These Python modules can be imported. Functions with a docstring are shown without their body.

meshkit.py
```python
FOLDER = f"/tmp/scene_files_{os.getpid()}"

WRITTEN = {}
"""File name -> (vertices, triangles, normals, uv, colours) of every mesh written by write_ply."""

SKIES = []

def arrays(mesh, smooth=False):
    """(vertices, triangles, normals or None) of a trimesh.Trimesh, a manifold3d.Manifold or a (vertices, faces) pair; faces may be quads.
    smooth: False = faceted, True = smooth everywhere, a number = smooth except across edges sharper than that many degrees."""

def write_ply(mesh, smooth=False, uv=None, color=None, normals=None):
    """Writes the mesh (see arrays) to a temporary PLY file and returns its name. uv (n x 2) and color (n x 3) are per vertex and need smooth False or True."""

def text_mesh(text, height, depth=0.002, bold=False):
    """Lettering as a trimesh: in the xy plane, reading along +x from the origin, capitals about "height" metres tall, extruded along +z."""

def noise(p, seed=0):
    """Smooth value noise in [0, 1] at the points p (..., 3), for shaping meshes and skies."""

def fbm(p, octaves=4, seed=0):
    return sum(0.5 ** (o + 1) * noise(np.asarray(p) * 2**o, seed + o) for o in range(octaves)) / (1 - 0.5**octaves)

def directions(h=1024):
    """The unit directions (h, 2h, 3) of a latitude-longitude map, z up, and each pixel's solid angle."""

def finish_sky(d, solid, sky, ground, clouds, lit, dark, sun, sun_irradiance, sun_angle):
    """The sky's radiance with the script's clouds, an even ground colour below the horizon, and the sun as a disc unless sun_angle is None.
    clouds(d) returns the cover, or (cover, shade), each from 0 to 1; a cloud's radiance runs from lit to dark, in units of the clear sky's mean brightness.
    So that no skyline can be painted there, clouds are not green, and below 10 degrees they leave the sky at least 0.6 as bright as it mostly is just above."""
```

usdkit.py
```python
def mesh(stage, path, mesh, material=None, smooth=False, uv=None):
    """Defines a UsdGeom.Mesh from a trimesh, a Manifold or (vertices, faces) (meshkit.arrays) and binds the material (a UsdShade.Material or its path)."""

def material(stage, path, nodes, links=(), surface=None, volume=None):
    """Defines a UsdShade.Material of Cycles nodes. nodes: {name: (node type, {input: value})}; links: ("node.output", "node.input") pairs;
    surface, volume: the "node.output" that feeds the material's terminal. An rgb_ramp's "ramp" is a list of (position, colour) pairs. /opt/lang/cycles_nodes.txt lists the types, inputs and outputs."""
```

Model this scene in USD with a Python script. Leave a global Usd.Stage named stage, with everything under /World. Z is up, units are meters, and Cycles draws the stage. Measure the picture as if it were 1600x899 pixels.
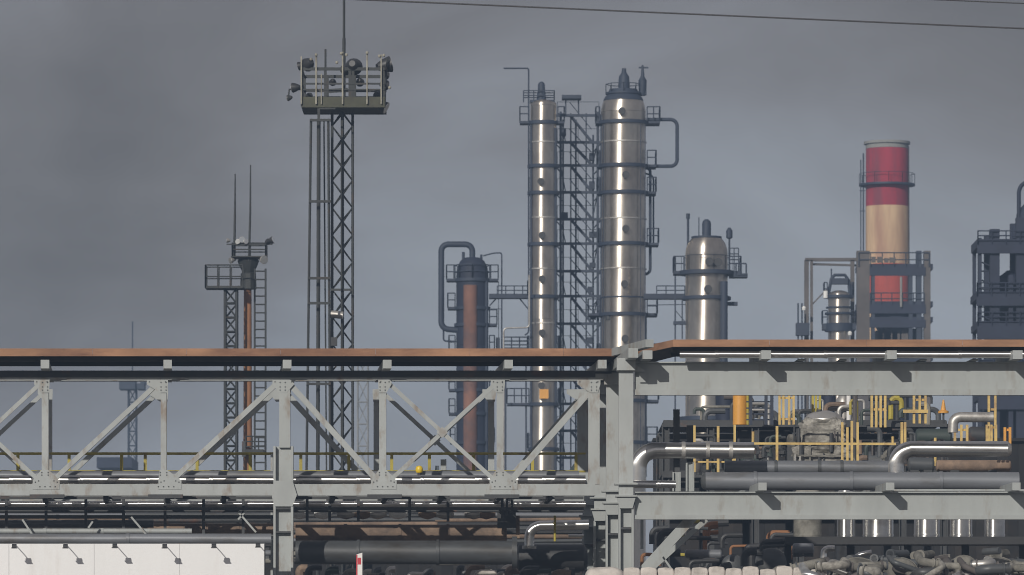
import math, random, re
import numpy as np, trimesh, usdkit, meshkit
from pxr import Usd, UsdGeom, UsdLux, UsdShade, Gf, Sdf

stage = Usd.Stage.CreateInMemory()
UsdGeom.SetStageUpAxis(stage, 'Z')
UsdGeom.Xform.Define(stage, '/World')
rng = random.Random(11)

# ------------------------------------------------------------------ camera (a level telephoto lens with shift, 2 m above the ground)
F, YH, CZ = 9000.0, 1150.0, 2.0          # focal length and horizon row in pixels of the 1600 px wide picture
cam = UsdGeom.Camera.Define(stage, '/World/camera')
cam.CreateHorizontalApertureAttr(36.0)
cam.CreateVerticalApertureAttr(36.0 * 575 / 1024)
cam.CreateFocalLengthAttr(36.0 * F / 1600)
cam.CreateVerticalApertureOffsetAttr(36.0 * (YH - 449.5) / 1600)
cam.CreateClippingRangeAttr((1.0, 8000.0))
cam.CreateFStopAttr(3.2)
cam.CreateFocusDistanceAttr(186.0)
cam.AddTranslateOp().Set(Gf.Vec3d(0, 0, CZ))
cam.AddRotateXOp().Set(90.0)
cam.CreateExposureAttr(0.0)

# ------------------------------------------------------------------ sky and sun
SUN_AZ, SUN_EL = math.radians(202.0), math.radians(23.0)     # azimuth from +y towards +x
sx, sy, sz = math.sin(SUN_AZ) * math.cos(SUN_EL), math.cos(SUN_AZ) * math.cos(SUN_EL), math.sin(SUN_EL)
sky = UsdLux.DomeLight.Define(stage, '/World/sky')
sky.GetPrim().SetCustomDataByKey('kind', 'structure')
usdkit.material(stage, '/World/Looks/sky', {
    't': ('sky_texture', {'sky_type': 'single_scattering', 'sun_disc': False, 'sun_elevation': SUN_EL, 'sun_rotation': math.atan2(sx, sy), 'aerosol_density': 2.0}),
    'c': ('texture_coordinate', {}),
    'm': ('mapping', {'location': (2.65, 4.78, 1.72), 'scale': (6.5, 6.5, 10.0)}),
    'n': ('noise_texture', {'scale': 1.0, 'detail': 6.0, 'roughness': 0.54, 'distortion': 0.7}),
    'r': ('rgb_ramp', {'ramp': [(0.36, (1.05, 0.82, 0.76)), (0.46, (1.75, 1.52, 1.5)), (0.52, (2.3, 2.14, 2.24)), (0.57, (2.9, 2.9, 3.15)), (0.7, (4.1, 4.3, 4.75))]}),
    # a darker smoke plume drifting at upper left, and smoke that thins towards the horizon
    'pd': ('vector_math', {'math_type': 'distance', 'vector2': (-0.0815, 0.9909, 0.107)}),
    'pr': ('map_range', {'range_type': 'smoothstep', 'from_min': 0.0, 'from_max': 0.07, 'to_min': -0.075, 'to_max': 0.0, 'clamp': True}),
    'sz': ('separate_xyz', {}), 'zr': ('map_range', {'from_min': 0.04, 'from_max': 0.115, 'to_min': 0.243, 'to_max': 0.148, 'clamp': True}),
    'nm': ('math', {'math_type': 'multiply_add', 'value2': 0.7}), 'na': ('math', {'math_type': 'add'}),
    'x': ('mix_color', {'fac': 0.9}),
    'b': ('background_shader', {'strength': 0.1}),
}, [('c.generated', 'm.vector'), ('m.vector', 'n.vector'), ('n.fac', 'nm.value1'), ('c.generated', 'sz.vector'), ('sz.z', 'zr.value'), ('zr.result', 'nm.value3'), ('c.generated', 'pd.vector1'), ('pd.value', 'pr.value'), ('nm.value', 'na.value1'), ('pr.result', 'na.value2'), ('na.value', 'r.fac'), ('t.color', 'x.a'), ('r.color', 'x.b'), ('x.result', 'b.color')], surface='b.background')
UsdShade.MaterialBindingAPI.Apply(sky.GetPrim()).Bind(UsdShade.Material.Get(stage, '/World/Looks/sky'))
sun = UsdLux.DistantLight.Define(stage, '/World/sun')
sun.CreateNormalizeAttr(True); sun.CreateIntensityAttr(0.78); sun.CreateAngleAttr(0.5); sun.CreateColorAttr(Gf.Vec3f(1.0, 0.95, 0.87))
zc = Gf.Vec3d(sx, sy, sz)
rot = Gf.Rotation(Gf.Vec3d(0, 0, 1), zc)
sun.AddOrientOp(UsdGeom.XformOp.PrecisionDouble).Set(Gf.Quatd(rot.GetQuat()))

# ------------------------------------------------------------------ helpers
def K(Y): return Y / F                                   # metres per picture pixel at distance Y
def PX(px, Y): return (px - 800) * Y / F
def PZ(py, Y): return CZ + (YH - py) * Y / F
def W(px, py, Y): return np.array([PX(px, Y), Y, PZ(py, Y)])
SK = -0.0594                                             # the racks' cross members run slightly to the left as they go back
def sk(p, d): p = np.asarray(p, float); return np.array([p[0] + SK * d, p[1] + d, p[2]])

class M:
    """collects pieces of one mesh"""
    def __init__(s): s.v, s.f, s.n = [], [], 0
    def add(s, v, f):
        v = np.asarray(v, float); s.v.append(v); s.f.append(np.asarray(f, int) + s.n); s.n += len(v); return s
    def tm(s, t): return s.add(t.vertices, t.faces)
    def box(s, c, size):
        b = trimesh.creation.box(size); return s.add(b.vertices + np.asarray(c), b.faces)
    def span(s, a, b):
        a, b = np.minimum(a, b), np.maximum(a, b); return s.box((a + b) / 2, b - a)
    def beam(s, p, q, wid, dep, off=(0, 0)):
        """bar from p to q: wid across the picture plane, dep along depth (bars that run in depth: dep = width, wid = height)"""
        p, q = np.asarray(p, float), np.asarray(q, float)
        d = q - p; L = np.linalg.norm(d); d = d / L
        ref = np.array([0, 1.0, 0]) if abs(d[1]) < 0.8 else np.array([1.0, 0, 0])
        v = ref - d * (ref @ d); v /= np.linalg.norm(v); w = np.cross(d, v)
        o = w * off[0] + v * off[1]
        vs = [p + o + w * a * wid / 2 + v * b * dep / 2 for a, b in ((-1, -1), (1, -1), (1, 1), (-1, 1))]
        vs += [x + d * L for x in vs]
        return s.add(vs, [[0, 2, 1], [0, 3, 2], [4, 5, 6], [4, 6, 7], [0, 1, 5], [0, 5, 4], [1, 2, 6], [1, 6, 5], [2, 3, 7], [2, 7, 6], [3, 0, 4], [3, 4, 7]])
    def ibeam(s, p, q, wid, dep, t=0.03, web=0.02):
        s.beam(p, q, t, dep, ((wid - t) / 2, 0)); s.beam(p, q, t, dep, (-(wid - t) / 2, 0))
        return s.beam(p, q, wid - 2 * t + 0.004, web)
    def tube(s, pts, r, n=12, caps=True):
        P = np.asarray(pts, float); N = len(P)
        rad = np.broadcast_to(np.asarray(r, float), (N,))
        T = np.zeros_like(P); seg = np.diff(P, axis=0); seg /= np.linalg.norm(seg, axis=1, keepdims=True)
        T[0], T[-1] = seg[0], seg[-1]
        if N > 2:
            T[1:-1] = seg[:-1] + seg[1:]; T /= np.linalg.norm(T, axis=1, keepdims=True)
        a = np.cross(T[0], [0, 1.0, 0]) if abs(T[0][1]) < 0.8 else np.cross(T[0], [1.0, 0, 0])
        V = []; ang = np.arange(n) * 2 * np.pi / n
        for i in range(N):
            a = a - T[i] * (a @ T[i]); a /= np.linalg.norm(a); b = np.cross(T[i], a)
            V.append(P[i] + rad[i] * (np.cos(ang)[:, None] * a + np.sin(ang)[:, None] * b))
        V = np.vstack(V); Fc = []
        for i in range(N - 1):
            for j in range(n):
                k = (j + 1) % n; A, B, C, D = i * n + j, i * n + k, (i + 1) * n + k, (i + 1) * n + j
                Fc += [[A, B, C], [A, C, D]]
        if caps:
            V = np.vstack([V, P[:1], P[-1:]]); c0, c1 = N * n, N * n + 1
            for j in range(n):
                k = (j + 1) % n
                Fc += [[c0, k, j], [c1, (N - 1) * n + j, (N - 1) * n + k]]
        return s.add(V, Fc)
    def pipe(s, pts, r, bend=None, n=14):
        """pipe with rounded elbows at the inner points"""
        P = [np.asarray(p, float) for p in pts]; bend = bend or 2.2 * r; out = [P[0]]
        for i in range(1, len(P) - 1):
            u, w = P[i - 1] - P[i], P[i + 1] - P[i]; lu, lw = np.linalg.norm(u), np.linalg.norm(w)
            b = min(bend, lu * 0.48, lw * 0.48); u, w = u / lu, w / lw
            A, B = P[i] + u * b, P[i] + w * b
            for t in np.linspace(0, 1, 8):
                out.append((1 - t) ** 2 * A + 2 * t * (1 - t) * (P[i] * 0.8 + (A + B) * 0.1) + t * t * B)
        out.append(P[-1]); return s.tube(out, r, n)
    def lathe(s, c, prof, n=28, y=1.0):
        """prof: (radius, z) from bottom to top, around the vertical through c"""
        prof = np.asarray(prof, float); ang = np.arange(n) * 2 * np.pi / n; N = len(prof)
        V = np.vstack([np.stack([r * np.cos(ang), r * np.sin(ang), np.full(n, z)], 1) for r, z in prof]) + np.array([c[0], c[1], c[2] if len(c) > 2 else 0.0])
        Fc = []
        for i in range(N - 1):
            for j in range(n):
                k = (j + 1) % n; A, B, C, D = i * n + j, i * n + k, (i + 1) * n + k, (i + 1) * n + j
                Fc += [[A, B, C], [A, C, D]]
        Fc += [[0, j + 1, j] for j in range(1, n - 1)] + [[(N - 1) * n, (N - 1) * n + j, (N - 1) * n + j + 1] for j in range(1, n - 1)]
        return s.add(V, Fc)
    def ring(s, c, r0, r1, z0, z1, n=28, a0=0.0, a1=360.0):
        """flat ring or ring sector (degrees, counter-clockwise from +x)"""
        full = a1 - a0 >= 359.9
        A = np.radians(np.linspace(a0, a1, n + 1)); V = []
        for r, z in ((r0, z0), (r1, z0), (r1, z1), (r0, z1)):
            V.append(np.stack([c[0] + r * np.cos(A), c[1] + r * np.sin(A), np.full(n + 1, z)], 1))
        V = np.vstack(V); m = n + 1; Fc = []
        for i in range(n):
            for a in range(4):
                b = (a + 1) % 4; p, q, r_, t = a * m + i, a * m + i + 1, b * m + i + 1, b * m + i
                Fc += [[p, t, r_], [p, r_, q]]
        if not full:
            Fc += [[0, m, 2 * m], [0, 2 * m, 3 * m], [n, 3 * m + n, 2 * m + n], [n, 2 * m + n, m + n]]
        return s.add(V, Fc)
    def plate(s, poly, y0, y1):
        """polygon given in (x, z), extruded in depth from y0 to y1"""
        from shapely.geometry import Polygon
        t = trimesh.creation.extrude_polygon(Polygon(poly), y1 - y0, engine='earcut')
        v = t.vertices; return s.add(np.stack([v[:, 0], y0 + v[:, 2], v[:, 1]], 1), t.faces[:, ::-1])
    def rail(s, pts, h=1.1, post=1.2, r=0.03, mids=(0.5,), n=6, toe=0.0):
        """guard rail along a polyline of floor points"""
        P = [np.asarray(p, float) for p in pts]; up = np.array([0, 0, 1.0])
        for a, b in zip(P[:-1], P[1:]):
            L = np.linalg.norm(b - a); k = max(1, int(round(L / post)))
            for i in range(k + 1):
                q = a + (b - a) * i / k; s.tube([q, q + up * h], r, n)
            for f in (1.0, *mids): s.tube([a + up * h * f, b + up * h * f], r, n)
            if toe: s.beam(a + up * toe / 2, b + up * toe / 2, toe, 0.02)
        return s
    def arc(s, c, r, z, a0, a1, n): return [np.array([c[0] + r * math.cos(math.radians(t)), c[1] + r * math.sin(math.radians(t)), z]) for t in np.linspace(a0, a1, n)]

LOOK = {}
def look(name, col, rough=0.6, metal=0.0, var=0.14, scale=2.0, dirt=None, dirt_amt=0.0, dirt_scale=1.2, stretch=(1, 1, 1), bump=0.0, bump_scale=30.0, rvar=0.0, coat=0.0, coat_r=0.12, aniso=None):
    col = np.asarray(col, float)
    nodes = {'g': ('geometry', {}), 'm': ('mapping', {'scale': stretch}), 'n': ('noise_texture', {'scale': scale, 'detail': 5.0, 'roughness': 0.6}),
             'r': ('rgb_ramp', {'ramp': [(0.3, tuple(col * (1 - var))), (0.7, tuple(np.minimum(col * (1 + var), 0.95)))]}),
             'p': ('principled_bsdf', {'roughness': rough, 'metallic': metal, 'coat_weight': coat, 'coat_roughness': coat_r})}
    links = [('g.position', 'm.vector'), ('m.vector', 'n.vector'), ('n.fac', 'r.fac')]
    src = 'r.color'
    if dirt is not None:
        nodes['dn'] = ('noise_texture', {'scale': dirt_scale, 'detail': 6.0, 'roughness': 0.65})
        nodes['dr'] = ('map_range', {'from_min': 0.62 - dirt_amt * 0.35, 'from_max': 0.78 - dirt_amt * 0.2, 'to_min': 0.0, 'to_max': 1.0, 'clamp': True})
        nodes['dm'] = ('mix_color', {'b': dirt})
        links += [('m.vector', 'dn.vector'), ('dn.fac', 'dr.value'), ('dr.result', 'dm.fac'), (src, 'dm.a')]; src = 'dm.result'
    links.append((src, 'p.base_color'))
    if aniso:                                            # sheet metal brushed across the given direction: its glint spreads along it
        nodes['p'][1]['anisotropic'] = aniso[0]; nodes['ax'] = ('vector_math', {'math_type': 'add', 'vector1': aniso[1], 'vector2': (0.0, 0.0, 0.0)})
        links.append(('ax.vector', 'p.tangent'))
    if rvar:
        nodes['rr'] = ('map_range', {'from_min': 0.3, 'from_max': 0.7, 'to_min': rough - rvar, 'to_max': rough + rvar, 'clamp': True})
        links += [('n.fac', 'rr.value'), ('rr.result', 'p.roughness')]
    if bump:
        nodes['bn'] = ('noise_texture', {'scale': bump_scale, 'detail': 3.0}); nodes['bb'] = ('bump', {'strength': bump, 'distance': 0.02})
        links += [('g.position', 'bn.vector'), ('bn.fac', 'bb.height'), ('bb.normal', 'p.normal')]
    LOOK[name] = usdkit.material(stage, '/World/Looks/' + name, nodes, links, surface='p.BSDF')

RUST = (0.13, 0.055, 0.03)
look('steel_grey', (0.335, 0.355, 0.35), 0.55, var=0.1, scale=1.1, dirt=(0.22, 0.19, 0.155), dirt_amt=0.2, dirt_scale=1.7, stretch=(1, 1, 0.3), bump=0.05)
look('steel_pale', (0.355, 0.375, 0.372), 0.55, var=0.1, scale=1.3, dirt=(0.22, 0.165, 0.12), dirt_amt=0.25, dirt_scale=2.2, stretch=(1, 1, 0.4), bump=0.05)
look('rust_deck', (0.33, 0.18, 0.105), 0.85, var=0.3, scale=0.9, dirt=(0.17, 0.085, 0.055), dirt_amt=0.45, dirt_scale=0.7, stretch=(0.5, 1, 2), bump=0.3)
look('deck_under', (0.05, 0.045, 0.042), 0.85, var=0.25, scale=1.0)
look('dark_steel', (0.045, 0.047, 0.05), 0.6, var=0.25, scale=1.5, dirt=RUST, dirt_amt=0.1)
look('dark_pipe', (0.075, 0.08, 0.085), 0.45, var=0.2, scale=0.9, stretch=(0.3, 1, 1), dirt=(0.04, 0.035, 0.03), dirt_amt=0.3, bump=0.05)
look('grey_pipe', (0.2, 0.21, 0.23), 0.4, metal=0.2, var=0.15, scale=0.8, stretch=(0.3, 1, 1), dirt=(0.12, 0.11, 0.1), dirt_amt=0.3, bump=0.05)
look('silver_pipe', (0.72, 0.71, 0.69), 0.33, metal=0.95, var=0.1, scale=1.0, stretch=(0.5, 1, 1), dirt=(0.4, 0.37, 0.34), dirt_amt=0.25, rvar=0.03, bump=0.04, bump_scale=9, aniso=(0.85, (1.0, 0.0, 0.0)))
look('silver_riser', (0.68, 0.67, 0.65), 0.33, metal=0.95, var=0.1, scale=1.0, dirt=(0.4, 0.37, 0.34), dirt_amt=0.25, rvar=0.03, bump=0.04, bump_scale=9, aniso=(0.85, (0.0, 0.0, 1.0)))
look('dull_silver', (0.47, 0.455, 0.43), 0.45, metal=0.6, var=0.14, scale=1.0, dirt=(0.2, 0.17, 0.15), dirt_amt=0.3, bump=0.08, bump_scale=9, coat=0.25, coat_r=0.2)
look('tower_silver', (0.64, 0.585, 0.51), 0.34, metal=0.94, var=0.18, scale=0.6, stretch=(1, 1, 0.4), dirt=(0.4, 0.35, 0.31), dirt_amt=0.4, dirt_scale=0.5, rvar=0.06, bump=0.05, bump_scale=1.8, aniso=(0.75, (0.0, 0.0, 1.0)))
look('tower_steel', (0.027, 0.037, 0.062), 0.65, var=0.2, scale=0.7)
look('blue_steel', (0.016, 0.022, 0.045), 0.7, var=0.25, scale=0.5)
look('rust_riser', (0.2, 0.1, 0.072), 0.85, var=0.35, scale=0.4, dirt=(0.1, 0.07, 0.075), dirt_amt=0.5, dirt_scale=0.35)
look('mast_steel', (0.032, 0.035, 0.035), 0.65, var=0.25, scale=1.0, dirt=(0.07, 0.045, 0.03), dirt_amt=0.15)
look('mast_olive', (0.075, 0.076, 0.05), 0.75, var=0.25, scale=1.0, dirt=(0.04, 0.035, 0.03), dirt_amt=0.3)
look('pole_pale', (0.34, 0.325, 0.27), 0.65, var=0.2, scale=2.0, dirt=(0.15, 0.13, 0.1), dirt_amt=0.3)
look('pole_brown', (0.30, 0.14, 0.065), 0.8, var=0.2, scale=0.8, stretch=(1, 1, 0.4), dirt=(0.16, 0.09, 0.06), dirt_amt=0.3)
look('stack_red', (0.34, 0.03, 0.055), 0.85, var=0.2, scale=0.5, stretch=(1, 1, 0.12), dirt=(0.16, 0.045, 0.065), dirt_amt=0.5, dirt_scale=0.55)
look('stack_red_low', (0.4, 0.07, 0.05), 0.85, var=0.15, scale=0.4, stretch=(1, 1, 0.3), dirt=(0.25, 0.07, 0.06), dirt_amt=0.3, dirt_scale=0.3)
look('stack_cream', (0.62, 0.44, 0.27), 0.85, var=0.14, scale=0.5, stretch=(1, 1, 0.12), dirt=(0.4, 0.24, 0.16), dirt_amt=0.5, dirt_scale=0.55)
look('stack_grey', (0.25, 0.25, 0.24), 0.8, var=0.2, scale=0.4)
look('frame_taupe', (0.105, 0.093, 0.088), 0.75, var=0.25, scale=0.4)
look('yellow_paint', (0.6, 0.43, 0.15), 0.55, var=0.15, scale=2.0, dirt=(0.33, 0.2, 0.1), dirt_amt=0.3, dirt_scale=2.5)
look('yellow_bright', (0.8, 0.56, 0.03), 0.4, var=0.05, scale=3.0)
look('yellow_olive', (0.4, 0.33, 0.05), 0.6, var=0.15, scale=2.0, dirt=(0.2, 0.13, 0.05), dirt_amt=0.25, dirt_scale=2.5)
look('orange_paint', (0.68, 0.33, 0.06), 0.5, var=0.1, scale=1.0, dirt=(0.4, 0.2, 0.05), dirt_amt=0.15)
look('lagging_tan', (0.25, 0.175, 0.125), 0.85, var=0.3, scale=1.4, dirt=(0.09, 0.07, 0.06), dirt_amt=0.5, dirt_scale=0.9, bump=0.4, bump_scale=8)
look('lagging_grey', (0.22, 0.21, 0.185), 0.9, var=0.3, scale=1.6, dirt=(0.08, 0.075, 0.065), dirt_amt=0.5, dirt_scale=1.8, bump=0.8, bump_scale=6)
look('lagging_pale', (0.33, 0.315, 0.28), 0.9, var=0.35, scale=3.5, dirt=(0.12, 0.11, 0.1), dirt_amt=0.5, dirt_scale=3.0, bump=0.9, bump_scale=9)
look('white_board', (0.785, 0.785, 0.79), 0.5, var=0.03, scale=0.7, dirt=(0.67, 0.65, 0.63), dirt_amt=0.25, dirt_scale=1.2, stretch=(1, 1, 0.15))
look('white_paint', (0.78, 0.76, 0.74), 0.5, var=0.04, scale=1.0)
look('red_paint', (0.5, 0.03, 0.045), 0.5, var=0.08, scale=1.0)
look('concrete_pale', (0.55, 0.51, 0.47), 0.9, var=0.15, scale=2.0, dirt=(0.33, 0.3, 0.27), dirt_amt=0.3, dirt_scale=2.5, bump=0.4)
look('shed_shaded', (0.016, 0.015, 0.015), 0.85, var=0.35, scale=0.5, dirt=(0.035, 0.026, 0.02), dirt_amt=0.3, dirt_scale=0.3)  # deep shade over the sheds put into a near-black wall colour
look('green_dark', (0.045, 0.06, 0.055), 0.6, var=0.3, scale=0.7)
look('far_roof', (0.09, 0.11, 0.14), 0.7, var=0.1, scale=0.2)
look('ground_dirt', (0.14, 0.125, 0.11), 0.95, var=0.25, scale=0.15)
look('lamp_glass', (0.85, 0.85, 0.82), 0.12, metal=0.9, var=0.03)
look('lamp_white', (0.8, 0.8, 0.78), 0.4, var=0.05)
look('wire', (0.05, 0.05, 0.055), 0.6, var=0.1)
look('lamp_black', (0.03, 0.03, 0.032), 0.5, var=0.15)

USED = {}
def uniq(parent, name):
    k = USED.get((parent, name), 0); USED[(parent, name)] = k + 1
    return name if k == 0 else f'{name}_{k:03d}'
BASE = {}
def tag(prim, label=None, cat=None, group=None, kind=None):
    for k, v in (('label', label), ('category', cat), ('group', group), ('kind', kind)):
        if v: prim.SetCustomDataByKey(k, v)
def thing(name, label, cat, base, group=None):
    path = '/World/' + uniq('/World', name)
    x = UsdGeom.Xform.Define(stage, path); x.AddTranslateOp().Set(Gf.Vec3d(*map(float, base)))
    tag(x.GetPrim(), label, cat, group); BASE[path] = np.asarray(base, float); return path
def part(parent, name, m, mat, label=None, smooth=30, kind=None):
    """one mesh under a thing or a part (its coordinates are world coordinates)"""
    path = parent + '/' + uniq(parent, name); b = BASE[parent]
    v = np.vstack(m.v) - b; f = np.vstack(m.f)
    pr = usdkit.mesh(stage, path, (v, f), LOOK[mat], smooth=smooth)
    tag(pr.GetPrim(), label, None, None, kind); BASE[path] = b; return path
def solo(name, label, cat, m, mat, group=None, kind=None, smooth=30):
    v = np.vstack(m.v); base = np.array([*(v.min(0) + v.max(0))[:2] / 2, v[:, 2].min()])
    path = '/World/' + uniq('/World', name); f = np.vstack(m.f)
    pr = usdkit.mesh(stage, path, (v - base, f), LOOK[mat], smooth=smooth)
    pr.AddTranslateOp().Set(Gf.Vec3d(*map(float, base))); tag(pr.GetPrim(), label, cat, group, kind); BASE[path] = base; return path
def copy_of(src, loc, label, cat, group):
    path = '/World/' + uniq('/World', re.sub(r'_\d{3}$', '', src.split('/')[-1]))
    x = UsdGeom.Xform.Define(stage, path); x.GetPrim().GetReferences().AddInternalReference(src)
    x.GetPrim().SetInstanceable(True)
    op = [o for o in x.GetOrderedXformOps()][0]; op.Set(Gf.Vec3d(*map(float, loc))); tag(x.GetPrim(), label, cat, group); return path

# ------------------------------------------------------------------ ground
solo('ground', None, None, M().box((0, 480, -0.5), (2400, 1280, 1.0)), 'ground_dirt', kind='structure')

# ------------------------------------------------------------------ left truss bridge
YF, DT = 185.0, 5.0                                       # front truss plane; distance to the rear truss
def front(px, py): return W(px, py, YF)
kF = K(YF)
tb = thing('truss_bridge', 'long pale grey steel truss bridge left of the stepped columns, carrying pipes', 'pipe bridge', (PX(440, YF), YF, 0))
NODES = [-108, 70, 252, 440, 602, 780, 940]
for d, tag_ in ((0, 'front'), (DT, 'rear')):
    S = lambda px, py: sk(front(px, py), d)
    mat = 'steel_pale'
    up = [0, 0, 0.27] if d else [0, 0, 0]
    part(tb, 'top_chord', M().beam(S(-150, 587) + up, S(944, 587) + up, 14.5 * kF, 0.34), mat)
    if d == 0: part(tb, 'shade_strip', M().beam(S(-150, 585.2) + [0, -.19, 0], S(930, 585.2) + [0, -.19, 0], 10.5 * kF, 0.04), 'dark_steel')  # dark strip added to deepen the deck shadow on the top chord
    part(tb, 'bottom_chord', M().beam(S(-150, 766), S(930, 766), 18 * kF, 0.34), mat)
    for px, w in ((-108, 10), (71, 10.5), (256, 9), (598, 11), (781, 10), (928, 18)):
        part(tb, 'post', M().beam(S(px, 594), S(px, 757.2), w * kF, 0.26), mat)
    def diag(a, b, w, off=0.0, nm='diagonal', dep=0.16):
        part(tb, nm, M().beam(S(*a) + [0, off, 0], S(*b) + [0, off, 0], w * kF, dep), mat)
    diag((80, 754), (246, 600), 7.5); diag((268, 752), (432, 600), 8); diag((454, 602), (592, 754), 9); diag((796, 754), (928, 604), 10)
    for x0, x1 in ((-102, 62), (608, 774)):
        mx = (x0 + x1) / 2
        diag((x0, 600), (x1, 752), 6.5, -0.045, 'tie_bar', 0.07); diag((x0, 752), (x1, 600), 6.5, 0.06, 'tie_bar', 0.07)
        c = S(mx, 676); g = 9 * kF
        part(tb, 'gusset_plate', M().plate([(c[0] - g, c[2]), (c[0], c[2] + g), (c[0] + g, c[2]), (c[0], c[2] - g)], c[1] - 0.115, c[1] - 0.1), mat)
    for px, l, r in ((71, 17, 7), (256, 26, 7), (442, 16, 18), (598, 7, 14), (781, 14, 8), (928, 26, 10)):        # top gussets
        x, y, z = S(px, 594.3); k = kF
        part(tb, 'gusset_plate', M().plate([(x - l * k, z), (x - l * k, z - 7 * k), (x - 6 * k, z - 20 * k), (x + 6 * k, z - 20 * k), (x + r * k, z - 7 * k), (x + r * k, z)], y - 0.16, y - 0.145), mat)
        if d == 0:
            bm0 = M()
            for bx, bz in [(-4, -16), (4, -16), (-4, -11), (4, -11), (-l + 4, -3), (r - 4, -3), (-4, -4), (4, -4)]: bm0.box([x + bx * k, y - 0.165, z + bz * k], (0.035, 0.02, 0.035))
            part(tb, 'bolts', bm0, 'dark_steel', kind='stuff')
    for px, l, r in ((71, 19, 23), (256, 8, 28), (598, 18, 22), (781, 16, 28)):
        x, y, z = S(px, 757); k = kF
        part(tb, 'gusset_plate', M().plate([(x - l * k, z - 8 * k), (x - l * k, z + 6 * k), (x - 6 * k, z + 22 * k), (x + 6 * k, z + 22 * k), (x + r * k, z + 6 * k), (x + r * k, z - 8 * k)], y - 0.19, y - 0.175), mat)
        if d == 0:
            bm0 = M()
            for bx, bz in [(-5, 14), (5, 14), (-5, 18), (5, 18), (-l + 4, 3), (-l + 9, 5), (r - 4, 3), (r - 9, 5), (-8, -4), (0, -4), (8, -4), (16, -4)]: bm0.box([x + bx * k, y - 0.195, z + bz * k], (0.035, 0.02, 0.035))
            part(tb, 'bolts', bm0, 'dark_steel', kind='stuff')
        part(tb, 'splice_plate', M().span(S(px - 24, 773) + [0, -0.2, 0], S(px + 30, 779) + [0, -0.12, 0]), 'dark_steel')
    # column under the bridge
    if d == 0:
        cx = S(443, 690)
        part(tb, 'post', M().beam(S(445, 594), S(445, 700), 17 * kF, 0.3), mat)
    col = M().ibeam([S(443, 0)[0], S(443, 0)[1], 0], S(443, 698), 31 * kF, 0.5, 0.075, 0.03)
    part(tb, 'column', col, mat)
    cc = S(443, 0)
    for py in (795, 832):
        part(tb, 'stiffener_plate', M().span([cc[0] - 0.235, cc[1] - 0.22, PZ(py, YF) - 0.03], [cc[0] + 0.235, cc[1] - 0.02, PZ(py, YF) + 0.03]), 'dark_steel')
    part(tb, 'column_cap', M().plate([(cc[0] - 0.36, PZ(778, YF)), (cc[0] - 0.26, PZ(792, YF)), (cc[0] + 0.3, PZ(792, YF)), (cc[0] + 0.44, PZ(774, YF)), (cc[0] + 0.3, PZ(752, YF)), (cc[0] - 0.3, PZ(752, YF))], cc[1] - 0.275, cc[1] - 0.255), mat)
for px in (72, 262, 447, 602, 790, 935):                                   # cross beams that carry the deck; their ends stick out in front
    a = sk(front(px, 0), -1.7); b = sk(front(px, 0), DT + 0.6); z = 13.83
    part(tb, 'cross_beam', M().beam([a[0], a[1], z], [b[0], b[1], z], 0.27, 0.27), 'steel_pale')
    part(tb, 'bearing_plate', M().span([PX(px, YF) - 0.42, YF - 0.2, 13.62], [PX(px, YF) + 0.42, YF + 0.2, 13.69]), 'dark_steel')
for px in (-60, 70, 165, 262, 350, 443, 520, 602, 690, 780, 860):          # floor beams between the two trusses
    a = sk(front(px, 776), 0.2); b = sk(front(px, 776), DT - 0.2)
    part(tb, 'floor_beam', M().beam(a, b, 0.22, 0.16), 'dark_steel')

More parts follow.
